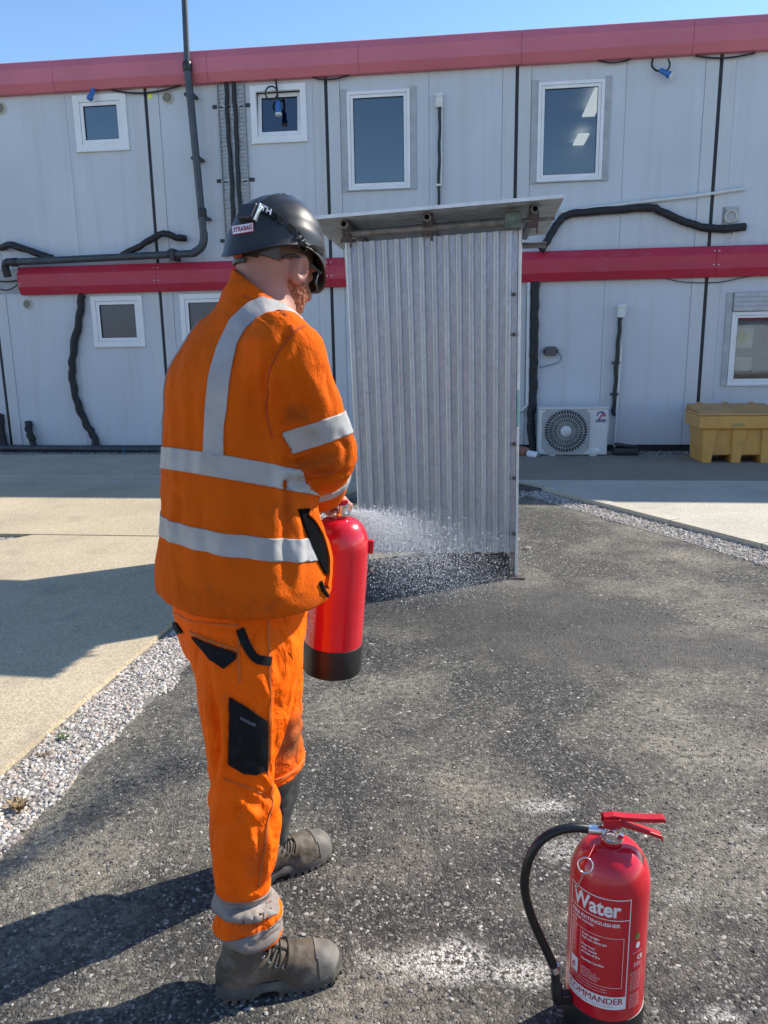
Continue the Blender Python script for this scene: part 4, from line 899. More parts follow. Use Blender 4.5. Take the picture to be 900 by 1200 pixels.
# ================================================================== FIRE EXTINGUISHERS
redM = Mat('extinguisher_red', (.60, .008, .020), .22); redM.set('Coat Weight', .5); redM.set('Coat Roughness', .08); redM.vary(6, .94, 1.04); redM.bump(redM.noise(9, 2), .04, .004); redM.dirt(34, (.30, .05, .05), .66, .8, .3); redM = redM.m
skirtM = simple('black_skirt_rubber', (.012, .012, .013), .42, 0, .3, 14, .1, 60); chromeM = simple('brushed_chrome', (.78, .77, .75), .18, 1.0, .08); hoseM = simple('black_hose_rubber', (.010, .010, .011), .33, 0, .2, 30)
whiteP = simple('white_print', (.80, .79, .78), .45, 0, .06, 40); redP = simple('red_print', (.42, .012, .03), .4, 0, .05); leverM = Mat('red_lever_steel', (.52, .010, .018), .3); leverM.dirt(40, (.25, .06, .05), .66, .8, .5); leverM = leverM.m
ER = .0868
def extinguisher(label, group):
    E = thing('fire_extinguisher', label, 'fire extinguisher', (0, 0, 0), GFRAME, group)
    MB().lathe([(.0001, .004), (.078, .004), (.087, .0), (.0888, .006), (.0891, .086), (.0880, .0895), (.0866, .090)], 48).build('base_skirt', skirtM, E, smooth=35)
    prof = [(.086, .05)] + [(ER, .082), (ER, .2), (ER, .386)]
    for k in range(1, 15): a = k / 14 * math.pi / 2; prof.append((.022 + (ER - .022) * math.cos(a) ** .9, .386 + .092 * math.sin(a)))
    prof += [(.0215, .482), (.0215, .488)]
    MB().lathe(prof, 56).build('cylinder', redM, E, smooth=40)
    MB().lathe([(.024, .485), (.026, .487), (.026, .496), (.020, .498), (.0165, .500), (.0165, .504), (.019, .506), (.019, .516), (.012, .519), (.0001, .520)], 24).build('valve', chromeM, E, smooth=30)
    return E
def cyl(s, z, a0, r=ER + .0007): a = a0 + s / ER; return V((r * math.cos(a), r * math.sin(a), z))
def band(mb, s0, s1, z0, z1, a0, dr=0.0007):
    n = max(1, int(abs(s1 - s0) / .006)); vs = []
    for i in range(n + 1):
        s = s0 + (s1 - s0) * i / n; vs += [cyl(s, z0, a0, ER + dr), cyl(s, z1, a0, ER + dr)]
    return mb.add(vs, [(2 * i, 2 * i + 2, 2 * i + 3, 2 * i + 1) for i in range(n)])
def print_text(mb, body, size, s, z, a0, bold=0, width=None, dr=.0009, align='LEFT'):
    tv, tf = text_mesh(body, size, bold, 'LEFT'); sc = 1.0
    if width: sc = width / max(text_width((tv, tf)), 1e-6)
    x0 = min(v.x for v in tv)
    return mb.add([cyl(s + (v.x - x0) * sc, z + v.y, a0, ER + dr) for v in tv], tf)
def levers(E, ang, press=0.0, back=-.020):
    dx = V((math.cos(ang), math.sin(ang), 0)); dy = V((-math.sin(ang), math.cos(ang), 0)); dz = V((0, 0, 1))
    def lev(name, pts, w0, w1, hgt):
        mb = MB(); vs = []
        for i, (x, z) in enumerate(pts):
            w = w0 + (w1 - w0) * i / (len(pts) - 1)
            vs += [dx * x + dy * w + dz * z, dx * x - dy * w + dz * z, dx * x - dy * w + dz * (z - hgt), dx * x - dy * (w - .002) + dz * (z - hgt), dx * x - dy * (w - .002) + dz * (z - .002), dx * x + dy * (w - .002) + dz * (z - .002), dx * x + dy * (w - .002) + dz * (z - hgt), dx * x + dy * w + dz * (z - hgt)]
        fs = []
        for i in range(len(pts) - 1):
            for k in range(8): fs.append((i * 8 + k, i * 8 + (k + 1) % 8, (i + 1) * 8 + (k + 1) % 8, (i + 1) * 8 + k))
        fs += [(7, 6, 5, 0), (0, 5, 4, 1), (1, 4, 3, 2)]; n = (len(pts) - 1) * 8; fs += [tuple(n + i for i in q[::-1]) for q in ((7, 6, 5, 0), (0, 5, 4, 1), (1, 4, 3, 2))]
        return mb.add(vs, fs).build(name, leverM, E, bevel=.001)
    lev('squeeze_lever', [(back, .541 - press), (.0, .545 - press), (.025, .542 - press), (.07, .540 - press), (.108, .541 - press), (.111, .539 - press)], .0095, .0105, .0095)
    lev('carry_handle', [(-.016, .530), (.02, .527), (.042, .520), (.076, .510), (.104, .499), (.109, .490)], .0085, .0100, .009)
    for s in ((-1, 1) if back < -.01 else ()): MB().prism([dx * -.022 + dz * .516 + dy * s * .0115, dx * .016 + dz * .516 + dy * s * .0115, dx * .014 + dz * .538 + dy * s * .0115, dx * -.022 + dz * .538 + dy * s * .0135], 0, .002 * s, dy).build('bracket_cheek', leverM, E, bevel=.001)
    return dx, dy
def label_front(E, a0):
    """printed front label, s measured along the skin from its left edge"""
    W = .1435; zt, zb = .397, .122; H = zt - zb; w = MB()
    lw = .0022
    band(w, 0, W, zt - lw, zt, a0); band(w, 0, lw, zb, zt, a0); band(w, W - lw, W, zb, zt, a0)
    zw = zt - H * .187; band(w, lw, W - lw, zw, zw + lw * .8, a0); zc = zb + H * .118; band(w, lw, W - lw, zb, zc, a0)
    i0, i1, it, ib = .009, W - .012, zt - H * .345, zb + H * .20; l2 = .0009
    band(w, i0, i1, it - l2, it, a0); band(w, i0, i1, ib, ib + l2, a0); band(w, i0, i0 + l2, ib, it, a0); band(w, i1 - l2, i1, ib, it, a0); band(w, i0 + .026, i0 + .0265, ib + .055, it, a0)
    print_text(w, 'Water', .050, .010, zw + .0095, a0, .0014, .112)
    print_text(w, 'FIRE EXTINGUISHER', .0115, .009, zw - .0155, a0, .0003, .113); print_text(w, '9 LITRE WATER', .0075, .009, zw - .0255, a0, .0002, .058); print_text(w, '13 A', .0080, .009, zw - .036, a0, .0003)
    y = it - .0125
    for t in ('Hold upright', 'Pull out safety pin', None, 'Free hose', 'Aim nozzle', 'at base of fire', None, 'Squeeze handles'):
        if t: print_text(w, t, .0078, .040, y, a0, .0002); y -= .0092
        else: y -= .0085
    y -= .012
    for t in ('WARNING:', 'Do not use on live', 'electrical equipment or', 'flammable liquid fires.', 'Keep from freezing.'): print_text(w, t, .0048, .040, y, a0); y -= .0052
    print_text(w, 'After use, even if partial, recharge and check regularly', .0040, .012, ib - .0075, a0); print_text(w, 'Service yearly. Suitable for use at +5 to +60 C', .0040, .026, ib - .0145, a0)
    for k, zz in enumerate((it - .012, it - .036, it - .060)):
        for (p, q, r, s) in ((.012, .022, .006, .0068), (.012, .0128, -.006, .006), (.0212, .022, -.004, .006), (.015, .024, -.007, -.0062), (.017, .0178, -.006, .003)): band(w, p + k * .0005, q, zz + r, zz + s, a0)
    band(w, .010, .031, ib + .004, ib + .040, a0); w.build('label_print', whiteP, E)
    r = MB(); print_text(r, 'COMMANDER', .022, .006, zb + .0135, a0, 0, .130, .0011); print_text(r, 'COMMANDER', .022, .0067, zb + .0135, a0, 0, .130, .0013); r.build('brand_lettering', redP, E); r = MB(); print_text(r, 'fire extinguishers, tested to BS EN 3', .0045, .020, zb + .0055, a0, 0, .095, .0011)
    for (p, q, zz0, zz1) in ((.017, .024, .022, .026), (.014, .018, .010, .022), (.021, .0235, .014, .020)): band(r, p, q, ib + zz0, ib + zz1, a0, .0011)
    r.build('label_symbol', redP, E)
    s = MB(); b0 = W + .010
    print_text(s, 'CE', .014, b0 + .014, zb + .118, a0, .0004); band(s, b0, b0 + .030, zb + .137, zb + .1376, a0)
    for (q, z) in ((0, .108), (0, .102)): print_text(s, 'BS EN 3', .006, b0 + .006, zb + z, a0)
    for k in range(16): print_text(s, ('Inspect this unit monthly', 'Discharge test, 5 yearly', 'Water only, no additive', 'Charge 9 litre, 10 bar')[k % 4], .0036, b0 - .002, zb + .088 - k * .0055 - (.008 if k > 8 else 0), a0, 0, .030)
    for k in range(14):
        a = 2 * math.pi * k / 14; a2 = 2 * math.pi * (k + 1) / 14; cx, cz = b0 + .014, zb + .155
        s.add([cyl(cx, cz, a0), cyl(cx + .006 * math.cos(a), cz + .008 * math.sin(a), a0), cyl(cx + .006 * math.cos(a2), cz + .008 * math.sin(a2), a0)], [(0, 1, 2)])
    s.build('label_print', whiteP, E)
    g = MB(); cx, cz = b0 + .012, zb + .178
    for k in range(16):
        a = 2 * math.pi * k / 16; a2 = 2 * math.pi * (k + 1) / 16; g.add([cyl(cx, cz, a0), cyl(cx + .0065 * math.cos(a), cz + .0085 * math.sin(a), a0), cyl(cx + .0065 * math.cos(a2), cz + .0085 * math.sin(a2), a0)], [(0, 1, 2)])
    g.build('label_dot', simple('green_print', (.16, .22, .04), .5), E)
# --- the one standing on the ground
EX, EY = .489, 1.50
E1 = extinguisher('red water fire extinguisher with white lettered label standing on the asphalt', 'red water fire extinguishers')
view = math.atan2(CAM.y - EY, CAM.x - EX); label_front(E1, view - math.radians(62)); levers(E1, math.radians(-4))
def loc1(px, py, Y): p = aty(px, py, Y); return V((p.x - EX, p.y - EY, p.z))
dn = V((math.cos(view), math.sin(view), 0))
MB().lathe([(.0001, 0), (.0125, 0), (.0125, .012), (.010, .013), (.009, .010), (.0001, .010)], 18, dn * .016 + V((.0, 0, .503)), dn + V((-.15, 0, .0))).build('pressure_gauge', chromeM, E1, smooth=40)
h0 = loc1(702, 973, EY); MB().tube([V((-.012, 0, h0.z)), h0, loc1(688, 971.5, EY)], [.0085, .011, .011], 12).build('hose_ferrule', chromeM, E1, smooth=40)
hp = [(690, 971.5), (672, 970), (652, 974), (634, 985), (622, 1002), (616, 1022), (615, 1042), (620, 1066), (630, 1092), (641, 1115), (649, 1133)]
MB().tube(spline([loc1(x, y, EY - .003 * i) for i, (x, y) in enumerate(hp)], 5), .0102, 14).build('hose', hoseM, E1, smooth=60)
a_, b_, c_ = loc1(648.5, 1131, EY - .030), loc1(650, 1138, EY - .030), loc1(654, 1173, EY - .025)
MB().tube([a_, b_], .0118, 12).build('hose_ferrule', chromeM, E1, smooth=40); MB().tube([b_, b_ + (c_ - b_) * .4, b_ + (c_ - b_) * .45, c_], [.0105, .010, .0135, .0125], 12).build('nozzle', skirtM, E1, smooth=40)
MB().box(c_ + V((-.004, -.010, -.003)), V((-.080, c_.y + .012, c_.z + .022))).build('nozzle_clip', skirtM, E1, bevel=.004)
pr = loc1(686, 1014, EY - .078); MB().torus(pr, dn + V((.1, 0, .35)), .0155, .0017, 26, 7).build('safety_pin', chromeM, E1, smooth=180)
MB().tube(spline([pr + V((-.006, -.004, -.0145)), loc1(681, 1030, EY - .082), loc1(675, 1041, EY - .073)], 5), .0016, 6).build('pin_wire', chromeM, E1, smooth=60)
MB().tube(spline([V((.012, 0, .526)) + dn * .014, loc1(700, 986, EY - .03), loc1(694, 996, EY - .055), pr + V((.004, 0, .015))], 5), .0011, 6).build('seal_tie', redP, E1, smooth=60)
E1.location = (EX, EY, 0)
# --- the one in the worker's hands
E2 = extinguisher('red water fire extinguisher held by the worker, black base hanging at hip height', 'red water fire extinguishers')
e2b, e2t = V((-.168, 2.2, .590)), V((-.124, 2.185, 1.073)); v2 = math.atan2(-e2b.y, -e2b.x)
a2 = v2 - math.radians(72); wq = MB()
for k in range(21):
    zz = .262 - k * .0058 - (.006 if k > 12 else 0)
    if k != 13: print_text(wq, ('Inspect this unit monthly', 'Discharge test, 5 yearly', 'Water only, no additive', 'Charge 9 litre, 10 bar')[k % 4], .0042, .004, zz, a2, .0001, .030 + .012 * ((k * 7) % 5) / 5)
wq.build('label_print', whiteP, E2)
label_front(E2, v2 + math.radians(115))
LEV2 = math.radians(190); levers(E2, LEV2 - 0.05, .014, -.004)
MB().lathe([(.0001, 0), (.0125, 0), (.0125, .012), (.010, .013), (.0001, .010)], 18, V((.004, .016, .509)), (.1, 1, 0)).build('pressure_gauge', chromeM, E2, smooth=40)
ra = v2 + math.radians(88); rd_ = V((math.cos(ra), math.sin(ra), 0)); rt_ = V((-math.sin(ra), math.cos(ra), 0))
mb = MB(); mb.prism([rd_ * (ER - .003) + rt_ * -.012 + V((0, 0, .375)), rd_ * (ER - .003) + rt_ * .012 + V((0, 0, .375)), rd_ * (ER - .003) + rt_ * .012 + V((0, 0, .415)), rd_ * (ER - .003) + rt_ * -.012 + V((0, 0, .415))], 0, .016, rd_); mb.build('hose_clip', leverM, E2, bevel=.003)
E2.location = e2b; E2.rotation_mode = 'QUATERNION'; E2.rotation_quaternion = V((0, 0, 1)).rotation_difference((e2t - e2b).normalized())
E2M = Matrix.Translation(e2b) @ E2.rotation_quaternion.to_matrix().to_4x4()
nz0, nz1 = V((-.155, 2.40, 1.055)), V((-.122, 2.47, 1.018))          # nozzle in the left hand
iv = E2M.inverted()
hs = [iv @ p for p in ((E2M @ V((.0, .01, .520))), (E2M @ V((-.02, .05, .515))), V((-.18, 2.30, 1.10)), V((-.25, 2.34, 1.04)), V((-.24, 2.36, 1.0)), nz0 - V((.03, .05, -.015)), nz0)]
MB().tube(spline(hs, 7), .0102, 12).build('hose', hoseM, E2, smooth=60)
a_, b_ = iv @ nz0, iv @ nz1; MB().tube([a_, a_ + (b_ - a_) * .4, a_ + (b_ - a_) * .45, b_], [.0115, .011, .0145, .0125], 14).build('nozzle', skirtM, E2, smooth=40)
# ================================================================== WATER SPRAY
t = np.concatenate([RNG.uniform(.02, 1, 38000) ** .8, RNG.uniform(.0, .28, 18000)]); n = len(t)
src = np.array(nz1); tgt = np.array([.42, 4.85, .16])
spread = RNG.normal(0, 1, (n, 3)) * (.008 + .23 * t[:, None] ** .85) * np.array([1.25, .9, .60])
spread[:, 2] = np.where(spread[:, 2] > 0, spread[:, 2] * .62, spread[:, 2])
P = src + (tgt - src) * t[:, None] + spread + np.array([0, 0, .10]) * (t * (1 - t) * 2)[:, None] - np.array([0, 0, .30]) * (t * RNG.uniform(0, 1, n) ** 2)[:, None]
P[:, 2] = np.where(P[:, 2] < .004, RNG.uniform(.004, .12, n), P[:, 2]); P[:, 1] = np.minimum(P[:, 1], 5.0 - RNG.uniform(0, .5, n))
ov = np.array(((1, 0, 0), (-1, 0, 0), (0, 1, 0), (0, -1, 0), (0, 0, 1), (0, 0, -1)), float); of = np.array(((0, 2, 4), (2, 1, 4), (1, 3, 4), (3, 0, 4), (2, 0, 5), (1, 2, 5), (3, 1, 5), (0, 3, 5)))
dr = (tgt - src) / np.linalg.norm(tgt - src); s = RNG.lognormal(-7.18, .5, n) * (1 + .45 * t)
off = ov[None] * s[:, None, None]; off = off + (off @ dr)[:, :, None] * dr * 1.3
Fq = (of[None] + (np.arange(n) * 6)[:, None, None]).reshape(-1, 3); me = np_mesh('water_spray', (P[:, None] + off).reshape(-1, 3), Fq)
wm = Mat('water_droplets', (.92, .94, .96), .25); wm.set('Transmission Weight', .4); wm.set('IOR', 1.33); tag(link_mesh('water_spray', me, wm.m), kind='stuff')
# ================================================================== THE WORKER
PB = V((-.38, 1.83, 0))
MAN = thing('person', 'man in orange high visibility jacket and trousers, black helmet, aiming an extinguisher, back turned', 'person', tuple(PB))
A3 = lambda v: np.array(v, float)
def row(py, L, R, Y, k, yaw):
    l, r = aty(L, py, Y), aty(R, py, Y); w = (r.x - l.x) / 2
    b = w / math.sqrt((k * math.sin(yaw)) ** 2 + math.cos(yaw) ** 2); return ((l.z + r.z) / 2, (l.x + r.x) / 2, Y, k * b, b)
def hit(bv, px, py):
    h = bv.ray_cast(CAM, ray(px, py).normalized()); return (h[0], h[1]) if h[0] is not None else (None, None)
def spots(M, lst, col, nscale=14, rag=.9):
    tot = None
    for c, r, amt in lst:
        c = V(c) - PB; mp = M.N('ShaderNodeMapping'); M.coord(); M.L(M.co, mp.inputs[0]); mp.inputs['Location'].default_value = tuple(-c[i] / r[i] for i in range(3)); mp.inputs['Scale'].default_value = tuple(1 / x for x in r)
        ln = M.N('ShaderNodeVectorMath', operation='LENGTH'); M.L(mp.outputs[0], ln.inputs[0])
        d = M.math('ADD', ln.outputs['Value'], M.math('MULTIPLY', M.math('SUBTRACT', M.noise(nscale, 4), .5), rag)); f = M.ramp(d, [(.25, amt), (1.1, 0)]); tot = f if tot is None else M.math('MAXIMUM', tot, f)
    M.mix(tot, col)
TY = math.radians(40); TF = A3((math.cos(TY), math.sin(TY), 0)); TR = A3((math.sin(TY), -math.cos(TY), 0))
# ---- head frame
HC = aty(322, 311, 1.90); hy, hp = math.radians(44), math.radians(-21); hr_ = math.radians(3)
hf = V((math.cos(hp) * math.cos(hy), math.cos(hp) * math.sin(hy), math.sin(hp))); hr = V((math.sin(hy), -math.cos(hy), 0)); hu = hr.cross(hf)
HM = A3((hr, hf, hu))
def hl(p): return (p - A3(HC)) @ HM.T
def hw(r, f, u): return HC + hr * r + hf * f + hu * u
def c3(p, a, b, ra, rb): return rcone(p, a, b, ra, rb)
I3 = np.eye(3)
def head_core(q):
    d = ell(q, (0, -.008, .028), I3, (.076, .097, .092)); d = smin(d, ell(q, (0, .030, -.045), I3, (.060, .062, .070)), .04)
    d = smin(d, ell(q, (0, .055, -.088), I3, (.030, .028, .022)), .03)
    return d
def head_sdf(p):
    q = hl(p); d = head_core(q)
    d = smin(d, c3(q, (0, .090, .008), (0, .112, -.030), .009, .013), .012)
    d = smin(d, ell(q, (.0, .082, .022), I3, (.052, .014, .010)), .015)
    for s in (-1, 1):
        d = smax(d, -(np.linalg.norm(q - A3((s * .031, .092, .004)), axis=1) - .015), .012); d = np.minimum(d, np.linalg.norm(q - A3((s * .031, .078, .003)), axis=1) - .0125)
        e = ell(q, (s * .082, .014, -.010), A3(((.93 * 1, .36 * s * -1, 0), (.36 * s, .93, .0), (0, 0, 1))), (.011, .022, .037)); e = smax(e, -ell(q, (s * .092, .018, -.008), I3, (.008, .011, .021)), .006); d = smin(d, e, .008)
    d = smin(d, ell(q, (0, .088, -.058), I3, (.024, .010, .006)), .006); d = smin(d, ell(q, (0, .086, -.071), I3, (.021, .011, .007)), .006)
    return d
NB = aty(306, 392, 1.86)
# ---- arms
SR = A3(aty(333, 413, 1.70)); ERt = A3(aty(373, 529, 1.80)); WR = A3((-.166, 2.065, 1.160))
SLf = A3((-.415, 2.00, SR[2] - .035)); ELt = A3((-.40, 2.26, 1.29)); WL = A3((-.215, 2.365, 1.115))
LEVM = E2M @ V((0.052 * math.cos(LEV2), .052 * math.sin(LEV2), .520)); LEVA = (E2M.to_3x3() @ V((math.cos(LEV2), math.sin(LEV2), 0))).normalized()
def grip(c, axis, wrist, thumb_side):
    """skinned chains of a hand closed round a bar: list of (a, b, ra, rb)"""
    c, A, w = V(c), V(axis).normalized(), V(wrist); D = (c - w); D = (D - A * D.dot(A)).normalized(); Nn = A.cross(D).normalized()
    if Nn.z < 0: Nn = -Nn
    P = lambda a, d, n: A3(c + A * a + D * d + Nn * n); out = []
    for i, (a, ln, r) in enumerate(((-.031, .92, .0088), (-.0105, 1.05, .0095), (.0105, 1.0, .0095), (.031, .82, .0082))):
        ch = [P(a * .9, -.022, .030), P(a, .014, .031), P(a, .035 * ln, .008), P(a, .028 * ln, -.021), P(a, .004, -.027 - .003 * ln)]
        for k in range(4): out.append((ch[k], ch[k + 1], r * (1.08 - .07 * k), r * (1.01 - .07 * k)))
    for a in (-.030, -.010, .010, .030): out.append((A3(w + Nn * .004 + A * a * .45), P(a * .95, -.018, .027), .0145, .0115))
    t = thumb_side; ch = [A3(w + A * t * .018 + D * .02), P(t * .040, -.030, .012), P(t * .043, -.004, -.006), P(t * .030, .012, -.026)]
    for k in range(3): out.append((ch[k], ch[k + 1], (.0145, .0118, .0105)[k], (.0118, .0105, .0092)[k]))
    out.append((A3(w - D * .05), A3(w + D * .015), .027, .026)); return out
handR = grip(LEVM + V((0, 0, .004)), LEVA, WR + A3((0, .03, -.012)), 1); handL = grip(nz0 + (nz1 - nz0) * .12, nz1 - nz0, WL + A3((.015, .012, -.012)), -1)
# ---- torso, jacket
tr_rows = [row(352, 262, 346, 1.885, 1.15, TY), row(366, 240, 356, 1.882, 1.35, TY), row(385, 219, 362, 1.88, 1.5, TY), row(410, 202, 364, 1.875, 1.5, TY), row(432, 191, 366, 1.87, 1.5, TY), row(458, 185, 366, 1.865, 1.45, TY), row(520, 184, 364, 1.855, 1.40, TY),
           row(560, 185, 364, 1.85, 1.36, TY), row(609, 185, 378, 1.85, 1.32, TY), row(632, 183, 385, 1.85, 1.30, TY), row(660, 178, 390, 1.85, 1.30, TY), row(680, 176, 391, 1.85, 1.30, TY), row(694, 181, 388, 1.85, 1.30, TY), row(715, 190, 380, 1.85, 1.30, TY)]
torso = stack(tr_rows, TY, .014); torso_in = stack([(z, x, y, a - .014, b - .014) for z, x, y, a, b in tr_rows], TY, .014); core = stack([(z, x, y, a * .8, b * .78) for z, x, y, a, b in tr_rows], TY, .02)
HEM = aty(285, 712, 1.71).z
k0_, k1_ = A3(aty(303, 395, 1.862)), A3(aty(312, 330, 1.885)); cL = A3(aty(270, 309, 1.885)); cRr = A3(aty(354, 372, 1.86))
ctilt = (cRr[2] - cL[2]) / (cRr[0] - cL[0])
def sleeveR(p): return np.minimum(rcone(p, SR, ERt, .089, .080), rcone(p, ERt, WR, .079, .058))
def jacket_sdf(p):
    d = torso(p)
    d = smin(d, smin(rcone(p, SR, ERt, .089, .081), rcone(p, ERt, WR, .079, .060), .03), .035); d = smin(d, smin(rcone(p, SLf, ELt, .084, .076), rcone(p, ELt, WL, .074, .058), .03), .06)
    d = smax(d, (p[:, 2] - (tr_rows[0][0] + .02)), .02)
    col = rcone(p, k0_, k1_ + (k1_ - k0_) * .3, .112, .080); colin = rcone(p, k0_, k1_ + (k1_ - k0_) * .35, .098, .066)
    d = smin(d, col, .035); top = p[:, 2] - (cL[2] + ctilt * (p[:, 0] - cL[0])); d = smax(d, top, .008)
    d = np.maximum(d, -np.where(p[:, 2] > k0_[2] - .03, colin, .05))
    d = smax(d, HEM - p[:, 2] + .018 * np.sin((p[:, 0] + .2) * 9) * .3, .010); d = smax(d, -np.maximum(torso_in(p), p[:, 2] - (HEM + .14)), .006)
    for E_, W_ in ((ERt, WR), (ELt, WL)):
        ax = (W_ - E_) / np.linalg.norm(W_ - E_); e = (p - W_) @ ax; rad = np.linalg.norm(p - W_ - e[:, None] * ax, axis=1)
        near = np.linalg.norm(p - W_, axis=1) < .12
        d = np.where(near, smax(d, e - .002, .006), d); d = np.where(near, smax(d, -np.maximum(rad - .043, -e - .05), .005), d)
    return d
P, Q = sdf_mesh(jacket_sdf, (-.72, 1.45, .88), (.02, 2.50, 1.80), .006); P = relax(P, Q, 2); bv0 = bvh_of(P, Q)
def px3(pts, bv): return [A3(h) for h in (hit(bv, x, y)[0] for x, y in pts) if h is not None]
def fold(P, N, px, amp, w, bv):
    c = px3(px, bv)
    if len(c) < 2: return np.zeros(len(P))
    d = poly_dist(P, c); s = np.linalg.norm(A3(c[-1]) - A3(c[0])) + 1e-6
    e = np.minimum(np.linalg.norm(P - c[0], axis=1), np.linalg.norm(P - c[-1], axis=1)); taper = np.clip(e / (s * .3), .25, 1)
    return amp * taper * (np.exp(-(d / w) ** 2) - .45 * np.exp(-(d / (w * 2.2)) ** 2))
jf = [  # photographed folds of the jacket: polyline, height, width
    ([(352, 372), (336, 392), (318, 420), (310, 450), (312, 490), (320, 515)], -.010, .010), ([(362, 384), (346, 398), (330, 425), (323, 455)], .005, .010),
    ([(330, 556), (352, 553), (380, 545), (408, 530)], .010, .012), ([(338, 566), (365, 566), (395, 556), (413, 545)], -.012, .010), ([(345, 576), (372, 578), (402, 570)], .008, .010), ([(326, 540), (345, 546), (370, 538)], -.008, .009),
    ([(396, 510), (405, 525), (400, 545)], -.007, .010), ([(360, 430), (372, 455), (380, 480)], .006, .018), ([(340, 440), (352, 470), (366, 488)], -.006, .016), ([(384, 438), (390, 470)], -.004, .010),
    ([(206, 420), (201, 500), (205, 560), (200, 640), (204, 690)], .008, .022), ([(228, 440), (224, 510), (226, 600)], -.007, .020), ([(300, 420), (296, 480), (305, 530)], -.008, .018), ([(318, 470), (312, 530), (322, 590), (318, 650)], .009, .018),
    ([(334, 530), (338, 580), (332, 640), (338, 690)], -.010, .014), ([(262, 560), (268, 600), (262, 640), (270, 700)], .007, .020), ([(290, 575), (284, 620), (292, 680)], -.007, .018), ([(240, 560), (236, 600), (243, 690)], -.006, .018), ([(348, 600), (352, 640), (346, 690)], .008, .012),
    ([(196, 553), (212, 590), (208, 616)], -.006, .014), ([(186, 690), (215, 699), (257, 706), (315, 708), (352, 700)], -.0035, .006), ([(188, 684), (215, 692), (257, 699), (315, 701), (352, 694)], .003, .008),
    ([(255, 345), (280, 352), (310, 372), (330, 392)], -.006, .008), ([(262, 333), (288, 338), (315, 356), (340, 380)], .006, .010), ([(238, 372), (262, 372), (285, 385)], .004, .014), ([(278, 400), (300, 398), (322, 402)], .005, .014), ([(214, 400), (232, 415), (240, 440)], -.004, .014)]
def drape(P, N, folds, bv, namp, seed):
    disp = 1.5 * sum(fold(P, N, px, a, w, bv) for px, a, w in folds)
    disp = disp + namp * (vnoise(P * A3((1, 1, .45)), 13, seed) * .9 + vnoise(P * A3((1, 1, .7)), 27, seed + 1) * .45 + vnoise(P, 60, seed + 2) * .16); return P + N * disp[:, None]
Nn = v_normals(P, Q); P = drape(P, Nn, jf, bv0, .0065, 11); P = relax(P, Q, 1, .4)
# crumples round the right elbow and cuff
d_e = np.linalg.norm(P - (ERt * .55 + WR * .45), axis=1); axf = (WR - ERt) / np.linalg.norm(WR - ERt); ph = (P - ERt) @ axf
P = P + v_normals(P, Q) * (.0055 * np.exp(-(d_e / .14) ** 2) * np.sin(ph * 150 + 3.5 * vnoise(P, 14, 5)))[:, None]
JP, JQ = P, Q; jbv = bvh_of(JP, JQ)
def hivis(name, col, seed):
    M = Mat(name, col, .88); M.vary(3.2, .88, 1.06, 5); M.set('Specular IOR Level', .08); return M
orange_j = hivis('fleece_orange', (.68, .110, .005), 1)
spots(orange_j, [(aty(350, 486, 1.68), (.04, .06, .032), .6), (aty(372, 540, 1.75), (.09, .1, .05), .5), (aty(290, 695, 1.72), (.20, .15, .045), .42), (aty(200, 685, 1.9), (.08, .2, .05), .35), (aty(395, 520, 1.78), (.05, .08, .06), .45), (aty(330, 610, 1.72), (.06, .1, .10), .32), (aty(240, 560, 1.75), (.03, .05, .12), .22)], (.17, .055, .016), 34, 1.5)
orange_j.mix(orange_j.ramp(orange_j.noise(42, 4), [(.60, 0), (.78, .30)]), (.30, .09, .02)); orange_j.bump(orange_j.noise(11, 4, .5, (1, 1, .5), .6), .7, .03); orange_j.bump(orange_j.noise(230, 3, .7), .6, .0035); orange_j.bump(orange_j.noise(45, 3), .35, .006); orange_j = orange_j.m
orange_t = hivis('trouser_orange', (1.0, .135, .003), 2); orange_t.set('Roughness', .7)
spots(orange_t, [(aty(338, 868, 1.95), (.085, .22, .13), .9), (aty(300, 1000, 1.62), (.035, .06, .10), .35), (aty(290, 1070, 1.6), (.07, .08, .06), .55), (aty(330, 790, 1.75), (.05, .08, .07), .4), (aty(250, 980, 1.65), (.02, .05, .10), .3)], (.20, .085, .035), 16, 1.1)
orange_t.mix(orange_t.ramp(orange_t.noise(22, 5, stretch=(1, 1, .5)), [(.58, 0), (.80, .35)]), (.42, .12, .03)); orange_t.bump(orange_t.noise(13, 4, .5, (1, 1, .6), 1.2), .8, .03); orange_t.bump(orange_t.noise(30, 4, stretch=(1, 1, .55)), .45, .008); orange_t.bump(orange_t.noise(700, 2), .25, .0008); orange_t = orange_t.m
tapeM = Mat('reflective_tape', (.38, .375, .365), .55, .0); tapeM.vary(14, .82, 1.1, 4); tapeM.dirt(38, (.25, .21, .18), .58, .8, .5); tapeM.bump(tapeM.noise(22, 3, stretch=(1, 1, .4)), .45, .006); tapeM.bump(tapeM.noise(420, 2), .2, .0006); tapeM = tapeM.m
blackF = Mat('black_fabric', (.014, .014, .015), .9, 0, .12); blackF.dirt(30, (.06, .05, .045), .55, .8, .5); blackF.bump(blackF.noise(350, 2), .3, .001); blackF = blackF.m
def part(name, P, Q, mat, parent=None, solid=0):
    par = parent or MAN; me = np_mesh(name, np.asarray(P) - A3(PB), np.asarray(Q)); o = link_mesh(name, me, mat, par); return o
part('jacket', JP, JQ, orange_j)
JK = bpy.data.objects['jacket']
